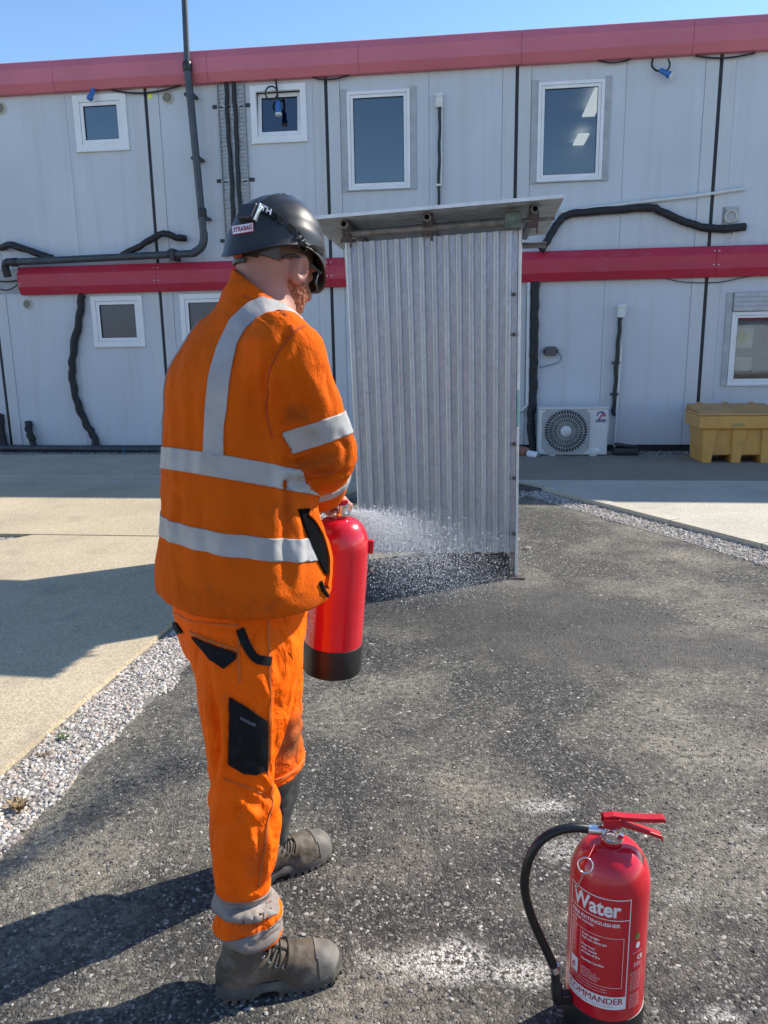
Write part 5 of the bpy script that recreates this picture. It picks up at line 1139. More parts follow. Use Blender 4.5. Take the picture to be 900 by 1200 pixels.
def strip_mesh(name, A, Bp, NA, NB_, mat, parent, closed=False, th=.0022):
    """cloth band between two lines of surface points, with thickness"""
    mb = MB(); n = len(A); v = []
    for a, b, na, nb in zip(A, Bp, NA, NB_): v += [V(a) + V(na) * th, V(b) + V(nb) * th, V(b) - V(nb) * .002, V(a) - V(na) * .002]
    fs = []
    for i in range(n if closed else n - 1):
        j = (i + 1) % n
        for k in range(4): fs.append((4 * i + k, 4 * j + k, 4 * j + (k + 1) % 4, 4 * i + (k + 1) % 4))
    if not closed: fs += [(0, 1, 2, 3), (4 * n - 1, 4 * n - 2, 4 * n - 3, 4 * n - 4)]
    return mb.add(v, fs).build(name, mat, parent, smooth=50)
def ring_tape(name, f, bv, c, up, w, mat, parent, n=110, snap=.03, rmax=.34, th=.0035):
    up = V(up).normalized(); e1 = up.orthogonal().normalized(); e2 = up.cross(e1); E = []
    for s in (-.5, .5):
        cc = V(c) + up * (s * w); pts = []
        rs = np.linspace(.02, rmax, 260)
        for i in range(n):
            d = e1 * math.cos(2 * math.pi * i / n) + e2 * math.sin(2 * math.pi * i / n)
            val = f(A3(cc) + rs[:, None] * A3(d)); k = np.argmax(val > 0); p = cc + d * float(rs[k])
            q = bv.find_nearest(p)
            if q[0] is not None and q[3] < snap: pts.append((q[0], q[1] if q[1].dot(d) > -.2 else d))
            else: pts.append((p, d))
        E.append(pts)
    return strip_mesh(name, [p for p, _ in E[0]], [p for p, _ in E[1]], [q for _, q in E[0]], [q for _, q in E[1]], mat, parent, True, th)
def plane_of(px, bv):
    a, b, c = [V(q) for q in px3(px, bv)[:3]]; n = (b - a).cross(c - a).normalized(); return a, (n if n.z > 0 else -n)
tapeL = Mat('dirty_reflective_tape', (.25, .215, .19), .65); tapeL.vary(14, .7, 1.15, 4); tapeL.dirt(30, (.14, .10, .08), .5, .75, .7); tapeL.bump(tapeL.noise(22, 3, stretch=(1, 1, .4)), .4, .006); tapeL = tapeL.m
def tape(P, Q, mask, c, n, w, parent, off=.0032, mat=None):
    v, f = cut_band(P, Q, mask, c, n, w, off); o = MB().add(v, f).build('reflective_band', mat or tapeM, parent, smooth=180)
    so = o.modifiers.new('thickness', 'SOLIDIFY'); so.thickness = off + .0015; so.offset = -1; return o
armR = lambda p: np.minimum(rcone(p, SR, ERt, .089, .081), rcone(p, ERt, WR, .079, .060)); armL = lambda p: np.minimum(rcone(p, SLf, ELt, .084, .076), rcone(p, ELt, WL, .074, .058))
outer = lambda p: torso(p) > -.012
for pp in ([(190, 537), (245, 543), (322, 560)], [(190, 617), (255, 638), (345, 649)]):
    a, n = plane_of(pp, jbv); n = V((n.x * .8, n.y * .8, n.z)).normalized()
    tape(JP, JQ, lambda p: outer(p) & (torso(p) < armR(p) - .004) & (torso(p) < armL(p) - .004), a, n, .050, JK)
tape(JP, JQ, lambda p: (rcone(p, SR, ERt, .089, .081) < torso(p) + .01) & (np.abs(armR(p)) < .03), SR + (ERt - SR) * .80, V(ERt - SR) + V((0, -.10, .03)), .052, JK)
tape(JP, JQ, lambda p: (armR(p) < torso(p)) & (armR(p) > -.016), ERt + (WR - ERt) * .48, V(WR - ERt) + V((0, 0, -.18)), .046, JK)
tape(JP, JQ, lambda p: (armL(p) < torso(p)) & (armL(p) > -.016), SLf + (ELt - SLf) * .78, V(ELt - SLf), .050, JK); tape(JP, JQ, lambda p: (armL(p) < torso(p)) & (armL(p) > -.016), ELt + (WL - ELt) * .60, V(WL - ELt), .046, JK)
def ribbon(name, pts, w, bv, mat, parent, th=.002, n=6, wpx=None):
    pts = spline(pts, n); A = []; Bq = []; NA = []; NBq = []
    for i, p in enumerate(pts):
        t = (pts[min(i + 1, len(pts) - 1)] - pts[max(i - 1, 0)]).normalized(); q = bv.find_nearest(p); nn = q[1]; s = t.cross(nn).normalized()
        a = bv.find_nearest(q[0] - s * w * .5); b = bv.find_nearest(q[0] + s * w * .5); A.append(a[0]); Bq.append(b[0]); NA.append(a[1]); NBq.append(b[1])
    return strip_mesh(name, A, Bq, NA, NBq, mat, parent, False, th)
br = [V(q) for q in px3([(250, 534), (251, 500), (254, 465), (259, 432), (267, 403), (279, 381), (294, 367), (308, 361)], jbv)]
front = [br[-1] + V((.045, .02, -.02)), br[-1] + V((.085, .045, -.08)), br[-1] + V((.10, .05, -.2))]
ribbon('reflective_band', br + [V(jbv.find_nearest(p)[0]) for p in front], .052, jbv, tapeM, JK, .0032)
cx0 = V((-.34, 1.87, 0)); Tr = V(TR); mir = [p - Tr * (2 * (p - cx0).dot(Tr)) for p in br[:7]]; ribbon('reflective_band', [V(jbv.find_nearest(p)[0]) for p in mir], .052, jbv, tapeM, JK, .0032)
def patch(name, poly, bv, mat, parent, th=.003, lv=7, sub=7):
    poly = [V((x, y, 0)) for x, y in poly]; c = sum(poly, V((0, 0, 0))) / len(poly); bd = []
    for i in range(len(poly)):
        a, b = poly[i], poly[(i + 1) % len(poly)]
        for k in range(sub): bd.append(a + (b - a) * k / sub)
    vs = []; fs = []; n = len(bd)
    for l in range(lv + 1):
        s = min(1.0, (l + .02) / (lv - 1)); last = l == lv
        for p in bd:
            q = c + (p - c) * (s if not last else 1.0); h, nr = hit(bv, q.x, q.y)
            if h is None: h = vs[-1] if vs else V((0, 0, 0)); nr = V((0, 0, 0))
            elif nr.dot(CAM - h) < 0: nr = -nr
            vs.append(V(h) + nr * (th if not last else -.003))
    for l in range(lv):
        for i in range(n): fs.append((l * n + i, l * n + (i + 1) % n, (l + 1) * n + (i + 1) % n, (l + 1) * n + i))
    return MB().add(vs, fs).build(name, mat, parent, smooth=50)
patch('jacket_lining', [(349, 597), (361, 596), (371, 609), (379, 630), (385, 655), (386, 674), (380, 672), (372, 657), (364, 638), (355, 615)], jbv, Mat('black_lining', (.007, .007, .008), 1.0, 0, .0).m, JK, .0055)
fp = px3([(360, 600), (370, 612), (379, 634), (384, 660), (381, 688)], jbv)
if len(fp) > 2: ribbon('front_edge', [V(q) for q in fp], .016, jbv, orange_j, JK, .010, 5)
seamJ = simple('seam_thread', (.42, .06, .004), .9)
for pp in ([(357, 382), (342, 392), (325, 415), (314, 445), (312, 480), (319, 512)], [(340, 548), (365, 556), (400, 548)], [(258, 338), (284, 346), (315, 365), (342, 388)]):
    q = px3(pp, jbv)
    if len(q) > 2: ribbon('seam', [V(x) for x in q], .0045, jbv, seamJ, JK, .0018)
zp = px3([(376, 681), (379, 690), (384, 697)], jbv)
if len(zp) > 1: MB().tube([V(q) + V((0, -.006, 0)) for q in zp], .0055, 8).build('zip_puller', blackF, JK, smooth=60)
# ---- trousers
LY = math.radians(25)
pel = stack([row(640, 200, 360, 1.85, 1.2, LY), row(690, 204, 362, 1.85, 1.2, LY), row(720, 206, 360, 1.85, 1.2, LY), row(745, 213, 358, 1.85, 1.15, LY), row(775, 224, 352, 1.85, 1.1, LY), row(800, 240, 340, 1.85, 1.1, LY)], LY, .02)
nleg = [row(715, 226, 356, 1.79, 1, LY), row(745, 226, 357, 1.76, 1, LY), row(775, 229, 356, 1.735, 1, LY), row(800, 232, 350, 1.715, 1, LY), row(830, 235, 344, 1.70, 1, LY), row(858, 238, 336, 1.69, 1, LY), row(890, 243, 325, 1.68, 1, LY), row(912, 246, 321, 1.675, 1, LY), row(936, 246, 328, 1.675, 1, LY), row(969, 246, 328, 1.67, 1, LY),
        row(1008, 249, 322, 1.66, 1, LY), row(1036, 252, 313, 1.65, 1, LY), row(1050, 252, 314, 1.645, 1, LY), row(1062, 252, 324, 1.64, 1, LY), row(1078, 252, 331, 1.64, 1, LY), row(1095, 253, 331, 1.64, 1, LY), row(1115, 255, 328, 1.64, 1, LY)]
fleg = [row(715, 235, 352, 1.93, 1, LY), row(760, 240, 354, 1.96, 1, LY), row(800, 246, 354, 1.985, 1, LY), row(830, 252, 354, 2.00, 1, LY), row(858, 258, 354.5, 2.02, 1, LY), row(885, 262, 355.5, 2.035, 1, LY), row(900, 264, 355, 2.04, 1, LY), row(908, 266, 352, 2.045, 1, LY), row(930, 270, 349, 2.05, 1, LY), row(962, 272, 342, 2.055, 1, LY), row(985, 276, 338, 2.06, 1, LY), row(1010, 278, 336, 2.06, 1, LY)]
NL, FL = stack(nleg, LY, .010), stack(fleg, LY, .012); NLi, FLi = (stack([(z, x, y, a - .010, b - .010) for z, x, y, a, b in L], LY, .01) for L in (nleg, fleg))
TB_N, TB_F = aty(290, 1110, 1.58).z, aty(310, 1006, 2.0).z
def trousers_sdf(p):
    n = smax(NL(p), TB_N - p[:, 2] - .12 * (p[:, 0] + .36), .006); n = smax(n, p[:, 2] - nleg[0][0] - .02, .03); f = smax(FL(p), TB_F - p[:, 2], .006); f = smax(f, p[:, 2] - fleg[0][0] - .02, .03)
    pv = smax(pel(p), aty(290, 775, 1.85).z - p[:, 2], .05)
    d = smin(smin(n, pv, .03), smin(f, pv, .03), .012); d = smax(d, p[:, 2] - 1.02, .01)
    d = smax(d, -np.maximum(NLi(p), p[:, 2] - TB_N - .08), .005); return smax(d, -np.maximum(FLi(p), p[:, 2] - TB_F - .08), .005)
P, Q = sdf_mesh(trousers_sdf, (-.66, 1.45, .05), (-.08, 2.25, 1.06), .006); P = relax(P, Q, 2); b0 = bvh_of(P, Q)
tf = [([(247, 790), (252, 840), (256, 872), (250, 915)], -.012, .010), ([(240, 800), (244, 850), (247, 900)], .006, .010), ([(258, 800), (262, 850), (262, 900), (254, 930)], .006, .012),
      ([(318, 780), (316, 840), (316, 900), (318, 940)], .004, .007), ([(352, 800), (338, 840), (324, 885), (317, 905)], -.008, .008), ([(300, 905), (312, 912), (320, 925), (316, 945)], .010, .009), ([(290, 922), (305, 930), (318, 935)], -.008, .008), ([(276, 938), (290, 948), (302, 958)], .008, .010), ([(256, 905), (280, 925), (312, 948)], -.006, .010),
      ([(300, 960), (305, 1000), (298, 1040)], -.006, .010), ([(312, 955), (316, 990), (308, 1035)], .006, .009), ([(262, 960), (268, 1000), (280, 1040)], .005, .014), ([(254, 1010), (262, 1032), (275, 1046)], -.006, .010),
      ([(254, 1056), (280, 1066), (306, 1062), (322, 1052)], -.014, .010), ([(254, 1078), (275, 1076), (300, 1075), (322, 1064)], .012, .010), ([(258, 1090), (280, 1096), (305, 1092)], -.008, .008), ([(300, 1100), (315, 1085), (326, 1068)], .012, .009), ([(262, 1102), (290, 1112), (325, 1096)], .004, .008),
      ([(206, 722), (235, 730), (262, 735), (280, 738)], -.007, .008), ([(224, 742), (245, 752), (275, 762)], .007, .010), ([(290, 720), (296, 760), (300, 800)], -.004, .012), ([(330, 735), (342, 760), (335, 785)], .006, .010), ([(300, 790), (312, 810), (316, 830)], .005, .010), ([(270, 720), (274, 745)], .004, .008), ([(316, 712), (312, 770)], .004, .006)]
Nn = v_normals(P, Q); P = drape(P, Nn, tf, b0, .0075, 31)
zz = P[:, 2]; near = NL(P) < .04; cw = np.exp(-((zz - .20) / .10) ** 2) * near; kw = np.exp(-((zz - .50) / .09) ** 2)
P = P + v_normals(P, Q) * (.006 * cw * np.sin(zz * 105 + P[:, 0] * 26 + 2.5 * vnoise(P, 9, 8)) + .003 * kw * np.sin(zz * 85 - P[:, 0] * 40 + 3 * vnoise(P, 9, 9)))[:, None]
P = relax(P, Q, 1, .35); tbv = bvh_of(P, Q); cen = P[Q].mean(1)
zsp = aty(335, 906, 2.0).z; far_low = (FL(cen) < .03) & (NL(cen) > FL(cen)) & (cen[:, 2] < zsp + .10 * (cen[:, 0] + .26))
def sub(P, Q, mask): q = Q[mask]; u, inv = np.unique(q, return_inverse=True); return P[u], inv.reshape(q.shape)
TP = part('trousers', *sub(P, Q, ~far_low), orange_t)
greyF = Mat('dark_grey_leg', (.035, .036, .036), .8); greyF.dirt(18, (.10, .095, .085), .45, .75, .6); greyF.bump(greyF.noise(30, 4), .4, .006); part('lower_leg_dark', *sub(P, Q, far_low), greyF.m, TP)  # lower far leg coloured dark grey, split off the trouser mesh
ring_tape('reflective_band', FL, tbv, (float(np.interp(zsp, [r[0] for r in sorted(fleg)], [r[1] for r in sorted(fleg)])), 2.04, aty(340, 896, 1.98).z), (0.1, -.1, 1), .010, simple('piping_orange', (.8, .16, .02), .7), TP, 70, .03, .2)
for yy, w, tl_ in ((1051, .044, (.05, .12, 1)), (1085, .046, (-.20, .10, 1))):
    c = aty(286, yy, 1.643); tape(P, Q, lambda p: (NL(p) < FL(p)) & (NL(p) > -.018), c, tl_, w, TP, .002, tapeL)
patch('holster_pocket', [(269, 817), (290, 829), (313, 845), (312, 903), (299, 906), (285, 905), (267, 894)], tbv, blackF, TP, .007)
patch('pocket_flap', [(226, 746), (250, 756), (277.6, 765), (276, 773), (262.5, 783.5), (247, 773)], tbv, blackF, TP, .006); patch('pocket_tab', [(201, 727), (208, 730), (215, 741), (210, 742.5)], tbv, blackF, TP, .006)
patch('pocket_label', [(283, 838), (299, 847), (298.5, 850), (282.5, 841)], tbv, simple('woven_label', (.08, .09, .11), .7), TP, .0085)
sp_ = px3([(281, 737), (285, 747), (291, 760), (301, 772), (318, 775)], tbv); ribbon('pocket_edge', [V(q) for q in sp_], .020, tbv, blackF, TP, .004)
stitchM = simple('stitch_thread', (.55, .12, .015), .8)
for pp in ([(316, 712), (315, 760), (317, 830), (315, 880), (318, 930), (312, 980), (303, 1040)], [(222, 740), (245, 751), (278, 762)], [(280, 738), (281, 800)], [(262, 912), (290, 922), (312, 932)], [(205, 718), (240, 729), (279, 733)]):
    q = px3(pp, tbv)
    if len(q) > 1: ribbon('seam', [V(x) for x in q], .005, tbv, stitchM, TP, .0025)
# ---- body (continuous skin under the clothes)
ank_n, ank_f = A3((-.366, 1.615, .10)), A3((-.385, 2.015, .10))
def rc_of(L, y): return A3((L[1], L[2], L[0]))
kn, kf = rc_of(nleg[7], 0) + A3((.0, 0, 0)), rc_of(fleg[5], 0); hn, hf_ = A3((-.31, 1.78, .93)), A3((-.37, 1.92, .93))
def body_sdf(p):
    d = np.minimum(1e3 * np.ones(len(p)), core(p)); d = smax(d, p[:, 2] - tr_rows[0][0] - .0, .03); d = smax(d, .90 - p[:, 2], .05)
    d = smin(d, rcone(p, A3(NB) - A3((0, 0, .05)), A3(hw(0, -.022, -.035)), .074, .062), .03); d = smin(d, head_sdf(p), .022)
    for a, b, ra, rb in ((SR, ERt, .055, .045), (ERt, WR, .043, .027), (SLf, ELt, .055, .045), (ELt, WL, .043, .027), (hn, kn, .085, .058), (kn, ank_n, .056, .036), (hf_, kf, .085, .058), (kf, ank_f, .056, .036), (ank_n, ank_n + A3((.15, .035, -.06)), .036, .024), (ank_f, ank_f + A3((.13, .085, -.06)), .036, .024)): d = smin(d, rcone(p, a, b, ra, rb), .02)
    for H in (handR, handL):
        c = H[0][0]; nr = np.linalg.norm(p - c, axis=1) < .25
        if nr.any():
            pp = p[nr]; h = None
            for a, b, ra, rb in H: e = rcone(pp, a, b, ra, rb); h = e if h is None else smin(h, e, .006)
            d[nr] = smin(d[nr], h, .008)
    return d
P, Q = sdf_mesh(body_sdf, (-.70, 1.5, .0), (.05, 2.55, 1.92), .0042, 8); P = relax(P, Q, 1, .4); bbv = bvh_of(P, Q)
skin = Mat('skin', (.42, .20, .140), .58); skin.set('Subsurface Weight', .12); skin.set('Subsurface Radius', (.012, .005, .003)); skin.vary(16, .88, 1.08); skin.dirt(26, (.52, .20, .16), .52, .75, .5)
spots(skin, [(hw(0, -.085, .0), (.10, .06, .050), .75), (hw(0, -.03, .04), (.1, .12, .055), .7)], (.20, .145, .125), 60, .6)
skin.mix(skin.ramp(skin.noise(420, 2), [(.45, 0), (.62, .35)]), (.26, .13, .10)); skin.bump(skin.noise(300, 3), .5, .0012); skin.bump(skin.noise(60, 3), .2, .002); part('body', P, Q, skin.m); 
def hair_sdf(p):
    q = hl(p); d = head_core(q) - .0022; return smax(smax(d, q[:, 1] - .055 + np.maximum(-q[:, 2] + .02, 0) * 1.2, .01), -.004 - q[:, 2] - .03 * (q[:, 1] < -.03), .01)
P, Q = sdf_mesh(hair_sdf, A3(HC) - .14, A3(HC) + .15, .004); hairM = Mat('cropped_hair', (.15, .085, .06), .8); hairM.bump(hairM.noise(600, 2), .7, .002); part('hair', P, Q, hairM.m)
def beard_sdf(p):
    q = hl(p); d = head_core(q) - .0070 + .0020 * vnoise(p, 160, 2); d = smax(d, q[:, 2] + .024 - .35 * np.maximum(q[:, 1] - .05, -.03) * 0, .012); d = smax(d, -.004 - q[:, 1] + np.maximum(-.05 - q[:, 2], 0) * .6, .012)
    return smax(d, -ell(q, (0, .10, -.064), I3, (.024, .02, .012)), .006)
P, Q = sdf_mesh(beard_sdf, A3(HC) - .15, A3(HC) + .15, .0032); P = P + v_normals(P, Q) * (.0014 * vnoise(P, 230, 6))[:, None]; beardM = Mat('ginger_beard', (.30, .115, .055), .8); beardM.vary(120, .6, 1.4, 2); beardM.bump(beardM.noise(420, 2, stretch=(1, 1, .4)), .9, .004); part('beard', P, Q, beardM.m)
# ---- helmet
hq = math.radians(0); HO = hw(0, -.006, .030); _a = math.radians(7); hfH, huH = hf * math.cos(_a) + hu * math.sin(_a), hu * math.cos(_a) - hf * math.sin(_a)
NT, NA = 20, 72
def rimz(th): c = math.cos(th); return (-.034 * max(c, 0) ** 2 - .040 * max(-c, 0) ** 1.5 + .012 * math.sin(th) ** 2)
def hsurf(th, t, off=0.0):
    ax, ay, Hh = .108 + off, (.127 if math.cos(th) > 0 else .124) + off, .124 + off; rz = rimz(th)
    if t < 0:                                  # brim flare
        k = -t; pk = max(math.cos(th), 0) ** 3; fl_ = .0035 * k + .006 * k * pk; x, y = math.sin(th) * (ax + fl_), math.cos(th) * (ay + fl_); return x, y, rz - .010 * k - .016 * pk * k
    a = t * math.pi / 2; c = math.cos(a) ** .82; x, y = math.sin(th) * ax * c, math.cos(th) * ay * c; z = rz * (1 - t) ** 1.5 + Hh * math.sin(a)
    for xr in (-.034, .034): z += .0065 * math.exp(-((x - xr) / .006) ** 2) * min(1, t * 2.2) * (1 if abs(y) < .12 else .4)
    z += .003 * math.exp(-(x / .012) ** 2) * min(1, t * 2)
    bandk = math.exp(-((t - .26) / .035) ** 2); x *= 1 - .020 * bandk; y *= 1 - .020 * bandk
    return x, y, z
def hp3(th, t, off=0): x, y, z = hsurf(th, t, off); return HO + hr * x + hfH * y + huH * z
ts = [-1, -.9, -.5, -.15, 0] + [((i + 1) / NT) for i in range(NT)]; vs = []; fs = []
for off in (0, -.0045):
    for t in ts:
        for i in range(NA): vs.append(hp3(2 * math.pi * i / NA, min(t, .995), off))
M1 = len(ts) * NA
for j in range(len(ts) - 1):
    for i in range(NA):
        i2 = (i + 1) % NA; fs.append((j * NA + i, j * NA + i2, (j + 1) * NA + i2, (j + 1) * NA + i)); fs.append((M1 + (j + 1) * NA + i, M1 + (j + 1) * NA + i2, M1 + j * NA + i2, M1 + j * NA + i))
for i in range(NA): i2 = (i + 1) % NA; fs.append((i2, i, M1 + i, M1 + i2))
tpz = (len(ts) - 1) * NA; fs.append(tuple(tpz + i for i in range(NA))); fs.append(tuple(M1 + tpz + i for i in range(NA - 1, -1, -1)))
helM = Mat('black_helmet_shell', (.019, .019, .019), .36, 0, .4); helM.set('Coat Weight', .12); helM.set('Coat Roughness', .2); helM.dirt(30, (.10, .10, .10), .60, .80, .35, 6); helM.dirt(9, (.06, .06, .062), .5, .75, .5); helM.rough(helM.noise(18, 4), .30, .5); helM.bump(helM.noise(60, 3), .06, .002); helM = helM.m
hmb = MB().add(vs, fs); HEL = hmb.build('helmet', helM, MAN, smooth=70); hbv = BVHTree.FromPolygons(hmb.v, hmb.f)
def decal(name, quad, mat, bv, parent, off=.0012, nx=8, ny=4, body=None, size=1.0, bold=.03):
    """print laid on a curved surface inside a photographed four-cornered area"""
    A_, B_, C_, D_ = [V((x, y, 0)) for x, y in quad]; f = lambda u, v: (A_ * (1 - u) + B_ * u) * (1 - v) + (D_ * (1 - u) + C_ * u) * v
    def pt(u, v): q = f(u, v); h, n = hit(bv, q.x, q.y); return None if h is None else h + (n if n.dot(CAM - h) > 0 else -n) * off
    if body is None:
        vs = [pt(i / nx, j / ny) for j in range(ny + 1) for i in range(nx + 1)]; ok = next((v for v in vs if v is not None), V((0, 0, 0))); vs = [v if v is not None else ok for v in vs]
        fs = [(j * (nx + 1) + i, j * (nx + 1) + i + 1, (j + 1) * (nx + 1) + i + 1, (j + 1) * (nx + 1) + i) for j in range(ny) for i in range(nx)]
    else:
        tv, fs = text_mesh(body, 1.0, bold); x0, x1, y0, y1 = min(v.x for v in tv), max(v.x for v in tv), min(v.y for v in tv), max(v.y for v in tv)
        vs = [pt((v.x - x0) / (x1 - x0), 1 - (v.y - y0) / (y1 - y0)) for v in tv]; ok = next((v for v in vs if v is not None), V((0, 0, 0))); vs = [v if v is not None else ok for v in vs]
    return MB().add(vs, fs).build(name, mat, parent, smooth=60)
decal('name_sticker', [(271.5, 265), (297.5, 260.5), (298, 272), (273, 276)], redP, hbv, HEL, .0012); decal('name_sticker', [(272.5, 265.9), (296.6, 261.6), (297.1, 271), (273.8, 274.9)], whiteP, hbv, HEL, .0018)
decal('sticker_lettering', [(274, 267.5), (295.5, 263.8), (296, 269.4), (274.8, 273)], redP, hbv, HEL, .0024, body='STRABAG')
def on_h(px, off=.003): return [h + n * off for h, n in (hit(hbv, x, y) for x, y in px) if h is not None]
st_ = spline(on_h([(298, 243), (312, 249), (326, 257), (340, 267), (352, 279), (361, 290), (367, 302), (371, 314)], .002), 5); ribbon('elastic_strap', st_, .016, hbv, blackF, HEL, .0065, 1)
decal('strap_lettering', [(304.5, 240.5), (319, 248.5), (317.5, 254.5), (303, 246.5)], whiteP, hbv, HEL, .0085, body='STH', bold=.04)
cp = spline(on_h([(331, 259), (340, 267), (350, 277), (358, 286), (364, 295)], .008), 24); hel = []
for i, p in enumerate(cp):
    t = (cp[min(i + 1, len(cp) - 1)] - cp[max(i - 1, 0)]).normalized(); e1 = t.orthogonal().normalized(); n_ = hbv.find_nearest(p)[1]; e1 = (n_ - t * n_.dot(t)).normalized(); e2 = t.cross(e1); a = i * 2 * math.pi / 6; hel.append(p + e1 * math.cos(a) * .007 + e2 * math.sin(a) * .014)
MB().tube(hel, .0022, 6).build('strap_spring', black_plastic, HEL, smooth=60)
# lamp clip on the back of the helmet
cq, cn = hbv.find_nearest(aty(281, 243, 1.80))[:2]; ux = hr * .75 - hf * -.3; 
cz_ = cn; cx_ = (hr + hf * .2); cx_ = (cx_ - cz_ * cx_.dot(cz_)).normalized(); cy_ = cz_.cross(cx_); 
def lb(x, y, z): return cq + cx_ * x + cy_ * y + cz_ * z
def lbox(x0, x1, y0, y1, z0, z1, tp=.8): 
    vs = [lb(x, y, z0) for x, y in ((x0, y0), (x1, y0), (x1, y1), (x0, y1))] + [lb(x * tp, y * tp, z1) for x, y in ((x0, y0), (x1, y0), (x1, y1), (x0, y1))]
    return MB().add(vs, [(3, 2, 1, 0), (4, 5, 6, 7), (0, 1, 5, 4), (1, 2, 6, 5), (2, 3, 7, 6), (3, 0, 4, 7)])
lbox(-.026, .022, -.026, .012, -.012, .022, .86).build('lamp_clip', black_plastic, HEL, bevel=.003); lbox(.0215, .0255, -.028, .012, -.004, .013, .98).build('clip_edge', simple('clip_steel', (.6, .6, .58), .3, .9), HEL, bevel=.001)
# second strap round the back, cradle at the nape, chin strap
def hs(th, u, off): return bbv_snap(HC + hr * math.sin(th) * .1 + hf * math.cos(th) * .12 + hu * u, u, off)
def bbv_snap(p, u, off):
    c = HC + hu * u; d = (p - c).normalized(); h = bbv.ray_cast(c + d * .2, -d); h = h if h[0] is not None else bbv.find_nearest(p); return h[0] + h[1] * off
clear_grey = Mat('smoke_plastic', (.05, .05, .055), .25); clear_grey = clear_grey.m
def nape(name, a0, a1, u0, u1, mat, off, parent):
    n = 14; A = []; Bq = []; NAa = []; NBb = []
    for i in range(n + 1):
        th = math.pi + a0 + (a1 - a0) * i / n
        for u, L_, N_ in ((u0, A, NAa), (u1, Bq, NBb)): p = hs(th, u, off); d = (p - HC - hu * u).normalized(); L_.append(p); N_.append(d)
    return strip_mesh(name, A, Bq, NAa, NBb, mat, parent, False, .004)
nape('nape_cradle', -.60, .55, -.020, .022, black_plastic, .002, HEL); nape('cradle_arm', -1.10, -.58, -.012, .014, clear_grey, .003, HEL); nape('cradle_knob', -.15, .20, -.024, -.010, simple('knob_red_accent', (.55, .07, .03), .5), .006, HEL); nape('cradle_rail', -.25, .50, -.034, -.025, black_plastic, .005, HEL)
# ---- safety glasses
gl = MB()
for s in (-1, 1): gl.tube(spline([hw(s * .074, .080, .010), hw(s * .083, .04, .012), hw(s * .084, .0, .013), hw(s * .082, -.022, .006), hw(s * .078, -.036, -.006)], 6), .0032, 8)
SG = gl.build('safety_glasses', black_plastic, MAN, smooth=60); SG['kind'] = 'stuff'; del SG['kind']
for s in (-1, 1):
    vs = []; fs = []; nu, nv = 10, 6
    for j in range(nv + 1):
        for i in range(nu + 1):
            u, v = i / nu, j / nv; a = s * (.06 + 1.02 * u); x = .078 * math.sin(a); y = .034 + .078 * math.cos(a); z = .022 - .046 * v * (1 - .25 * abs(u - .5)); vs.append(hw(x, y + .006, z))
    fs = [(j * (nu + 1) + i, j * (nu + 1) + i + 1, (j + 1) * (nu + 1) + i + 1, (j + 1) * (nu + 1) + i) for j in range(nv) for i in range(nu)]
    l = MB().add(vs, fs).build('lens', glass_clear, SG, smooth=180); so = l.modifiers.new('thickness', 'SOLIDIFY'); so.thickness = .002
MB().tube(spline([hw(-.074, .080, .014), hw(-.04, .112, .024), hw(0, .122, .025), hw(.04, .112, .024), hw(.074, .080, .014)], 6), .0028, 8).build('brow_bar', black_plastic, SG, smooth=60)
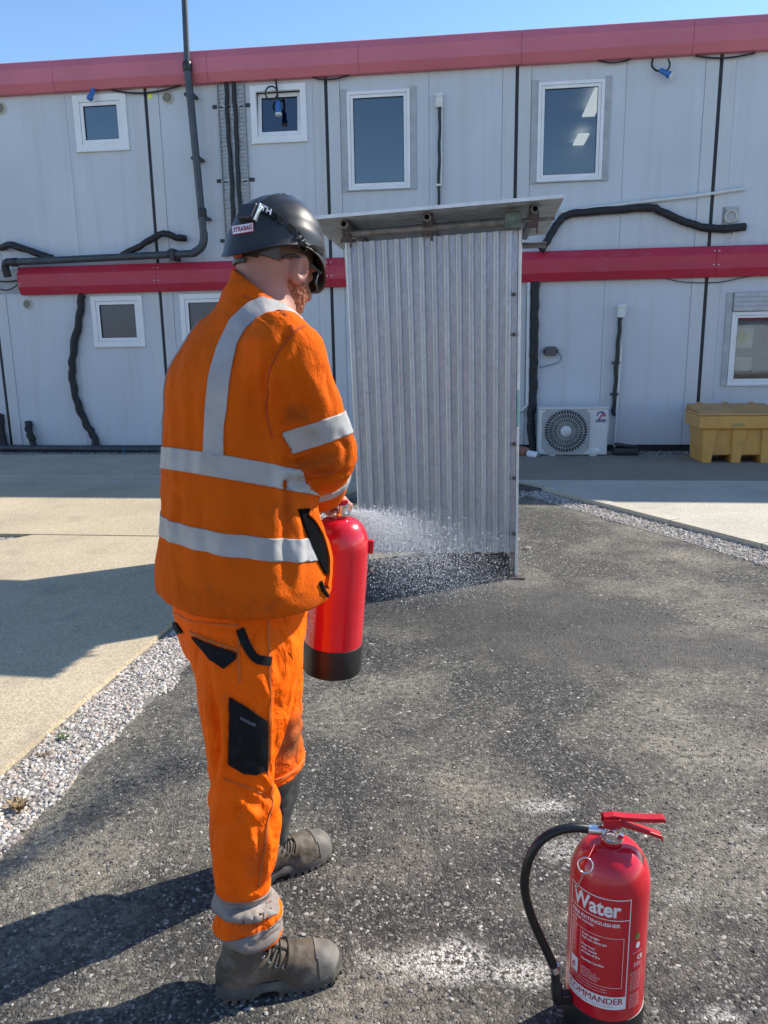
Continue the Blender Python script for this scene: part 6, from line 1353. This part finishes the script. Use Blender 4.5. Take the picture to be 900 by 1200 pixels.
# ---- boots
leather = Mat('worn_leather', (.088, .067, .045), .72); leather.vary(9, .6, 1.25, 5); leather.dirt(14, (.24, .21, .17), .50, .70, .8, 6); leather.dirt(40, (.04, .035, .03), .58, .78, .6); leather.bump(leather.noise(70, 4), .45, .004); leather.bump(leather.noise(300, 2), .3, .001); leather = leather.m
soleM = Mat('grey_sole_rubber', (.075, .070, .062), .8); soleM.dirt(20, (.20, .18, .15), .45, .75, .7); soleM.bump(soleM.noise(120, 3), .4, .002); soleM = soleM.m
capM = Mat('scuffed_toe_cap', (.12, .11, .095), .7); capM.dirt(18, (.26, .24, .21), .42, .7, .8); capM.bump(capM.noise(160, 3), .5, .002); capM = capM.m
metalE = simple('eyelet_steel', (.5, .5, .48), .35, .9)
def boot(org, yaw):
    Rm = Matrix.Rotation(yaw, 3, 'Z'); org = V(org); Rn = A3(Rm)
    tw = lambda q: np.asarray(q) @ Rn.T + A3(org); W = lambda x, y, z: org + Rm @ V((x, y, z))
    hwid = lambda x: np.interp(x, [0, .02, .06, .11, .16, .21, .255, .285, .302, .312], [.012, .030, .040, .039, .043, .050, .050, .041, .026, .006])
    def up(p):
        d = ell(p, (.062, 0, .055), I3, (.060, .040, .062)); d = smin(d, rcone(p, (.074, 0, .10), (.080, 0, .175), .052, .050), .03); d = smin(d, rcone(p, (.10, 0, .088), (.20, 0, .052), .048, .041), .035); d = smin(d, ell(p, (.235, 0, .045), I3, (.072, .050, .044)), .03)
        d = smin(d, ell(p, (.215, 0, .03), I3, (.09, .051, .03)), .02); d = smax(d, .016 - p[:, 2], .006); d = smax(d, p[:, 2] - .175 + .25 * (p[:, 0] - .06), .01); d = d - .0
        d = smax(d, -rcone(p, (.080, 0, .14), (.080, 0, .24), .040, .042), .006)
        r1 = np.exp(-((p[:, 0] - .168 - .5 * (p[:, 2] - .08)) / .006) ** 2) * .003 + np.exp(-((p[:, 0] - .182 - .5 * (p[:, 2] - .08)) / .006) ** 2) * .0025; return d + r1 + .0026 * vnoise(p, 38, 4)
    Pb, Qb = sdf_mesh(up, (-.03, -.08, 0), (.34, .08, .22), .0042); o = part('boot', tw(Pb), Qb, leather)
    m = Pb[Qb].mean(1); cap = (m[:, 0] > .243 + .12 * np.abs(m[:, 1])) & (m[:, 2] > .018); Pc, Qc = sub(Pb + v_normals(Pb, Qb) * .0022, Qb, cap); part('toe_cap', tw(Pc), Qc, capM, o)
    xs = np.concatenate([np.linspace(0, .03, 6), np.linspace(.04, .28, 22), np.linspace(.285, .312, 8)]); outl = [(x, hwid(x) + .004) for x in xs] + [(x, -hwid(x) - .004) for x in xs[::-1]]; mb = MB(); n = len(outl); v = []
    for z, s in ((.008, .985), (.020, 1.02), (.032, .99), (.040, .90)):
        for x, y in outl: lift = max(0, (x - .24)) ** 2 * 3.2; v.append(W(.156 + (x - .156) * (s * .02 + .98), y * s, z + lift + (.010 if .10 < x < .15 and z < .01 else 0)))
    f = [tuple(range(n - 1, -1, -1)), tuple(3 * n + i for i in range(n))]
    for j in range(3):
        for i in range(n): f.append((j * n + i, j * n + (i + 1) % n, (j + 1) * n + (i + 1) % n, (j + 1) * n + i))
    so = mb.add(v, f).build('sole', soleM, o, smooth=45)
    for side in (-1, 1):
        for x in list(np.arange(.015, .09, .021)) + list(np.arange(.15, .30, .021)):
            y = hwid(x + .007) * side; lift = max(0, (x - .24)) ** 2 * 3.2; q = [W(x + a, b, c + lift) for a in (0, .013) for b in (y * .35, y + side * .005) for c in (.0, .012)]
            if side < 0: MB().add(q, [(0, 1, 3, 2), (4, 6, 7, 5), (0, 4, 5, 1), (2, 3, 7, 6), (0, 2, 6, 4), (1, 5, 7, 3)]).build('tread_lug', soleM, o)
    mb = MB(); mb.tube([W(.080 + .045 * math.cos(a), .045 * math.sin(a), .160 - .25 * .045 * math.cos(a)) for a in np.linspace(0, 2 * math.pi, 25)], .009, 8, False); mb.build('padded_collar', blackF, o, smooth=70)
    bv = bvh_of(tw(Pb), Qb)
    tg = [W(.118, 0, .165), W(.128, 0, .135), W(.148, 0, .112), W(.172, 0, .098)]
    ribbon('tongue', [bv.find_nearest(p)[0] for p in tg], .042, bv, blackF, o, .003, 4)
    for k, (x, z) in enumerate(((.118, .140), (.132, .122), (.150, .108), (.168, .098))):
        sd = [bv.find_nearest(W(x - .006, s * .036, z - .022)) for s in (-1, 1)]
        for h in sd: MB().lathe([(.0055, -.001), (.0055, .004), (.003, .007), (.0001, .007)], 10, h[0], h[1]).build('eyelet', metalE, o, smooth=40)
        mid_ = bv.find_nearest(W(x, 0, z + .004)); a, b = sd[0][0] + sd[0][1] * .005, sd[1][0] + sd[1][1] * .005
        q = [bv.find_nearest(a.lerp(b, t)) for t in (0, .2, .4, .6, .8, 1)]; MB().tube(spline([h[0] + h[1] * .0065 for h in q], 3), .0026, 7).build('lace', blackF, o, smooth=60)
    h = bv.find_nearest(W(.116, -.01, .150)); 
    return o
boot((-.432, 1.598, 0), math.radians(13)); boot((-.448, 1.972, 0), math.radians(33))
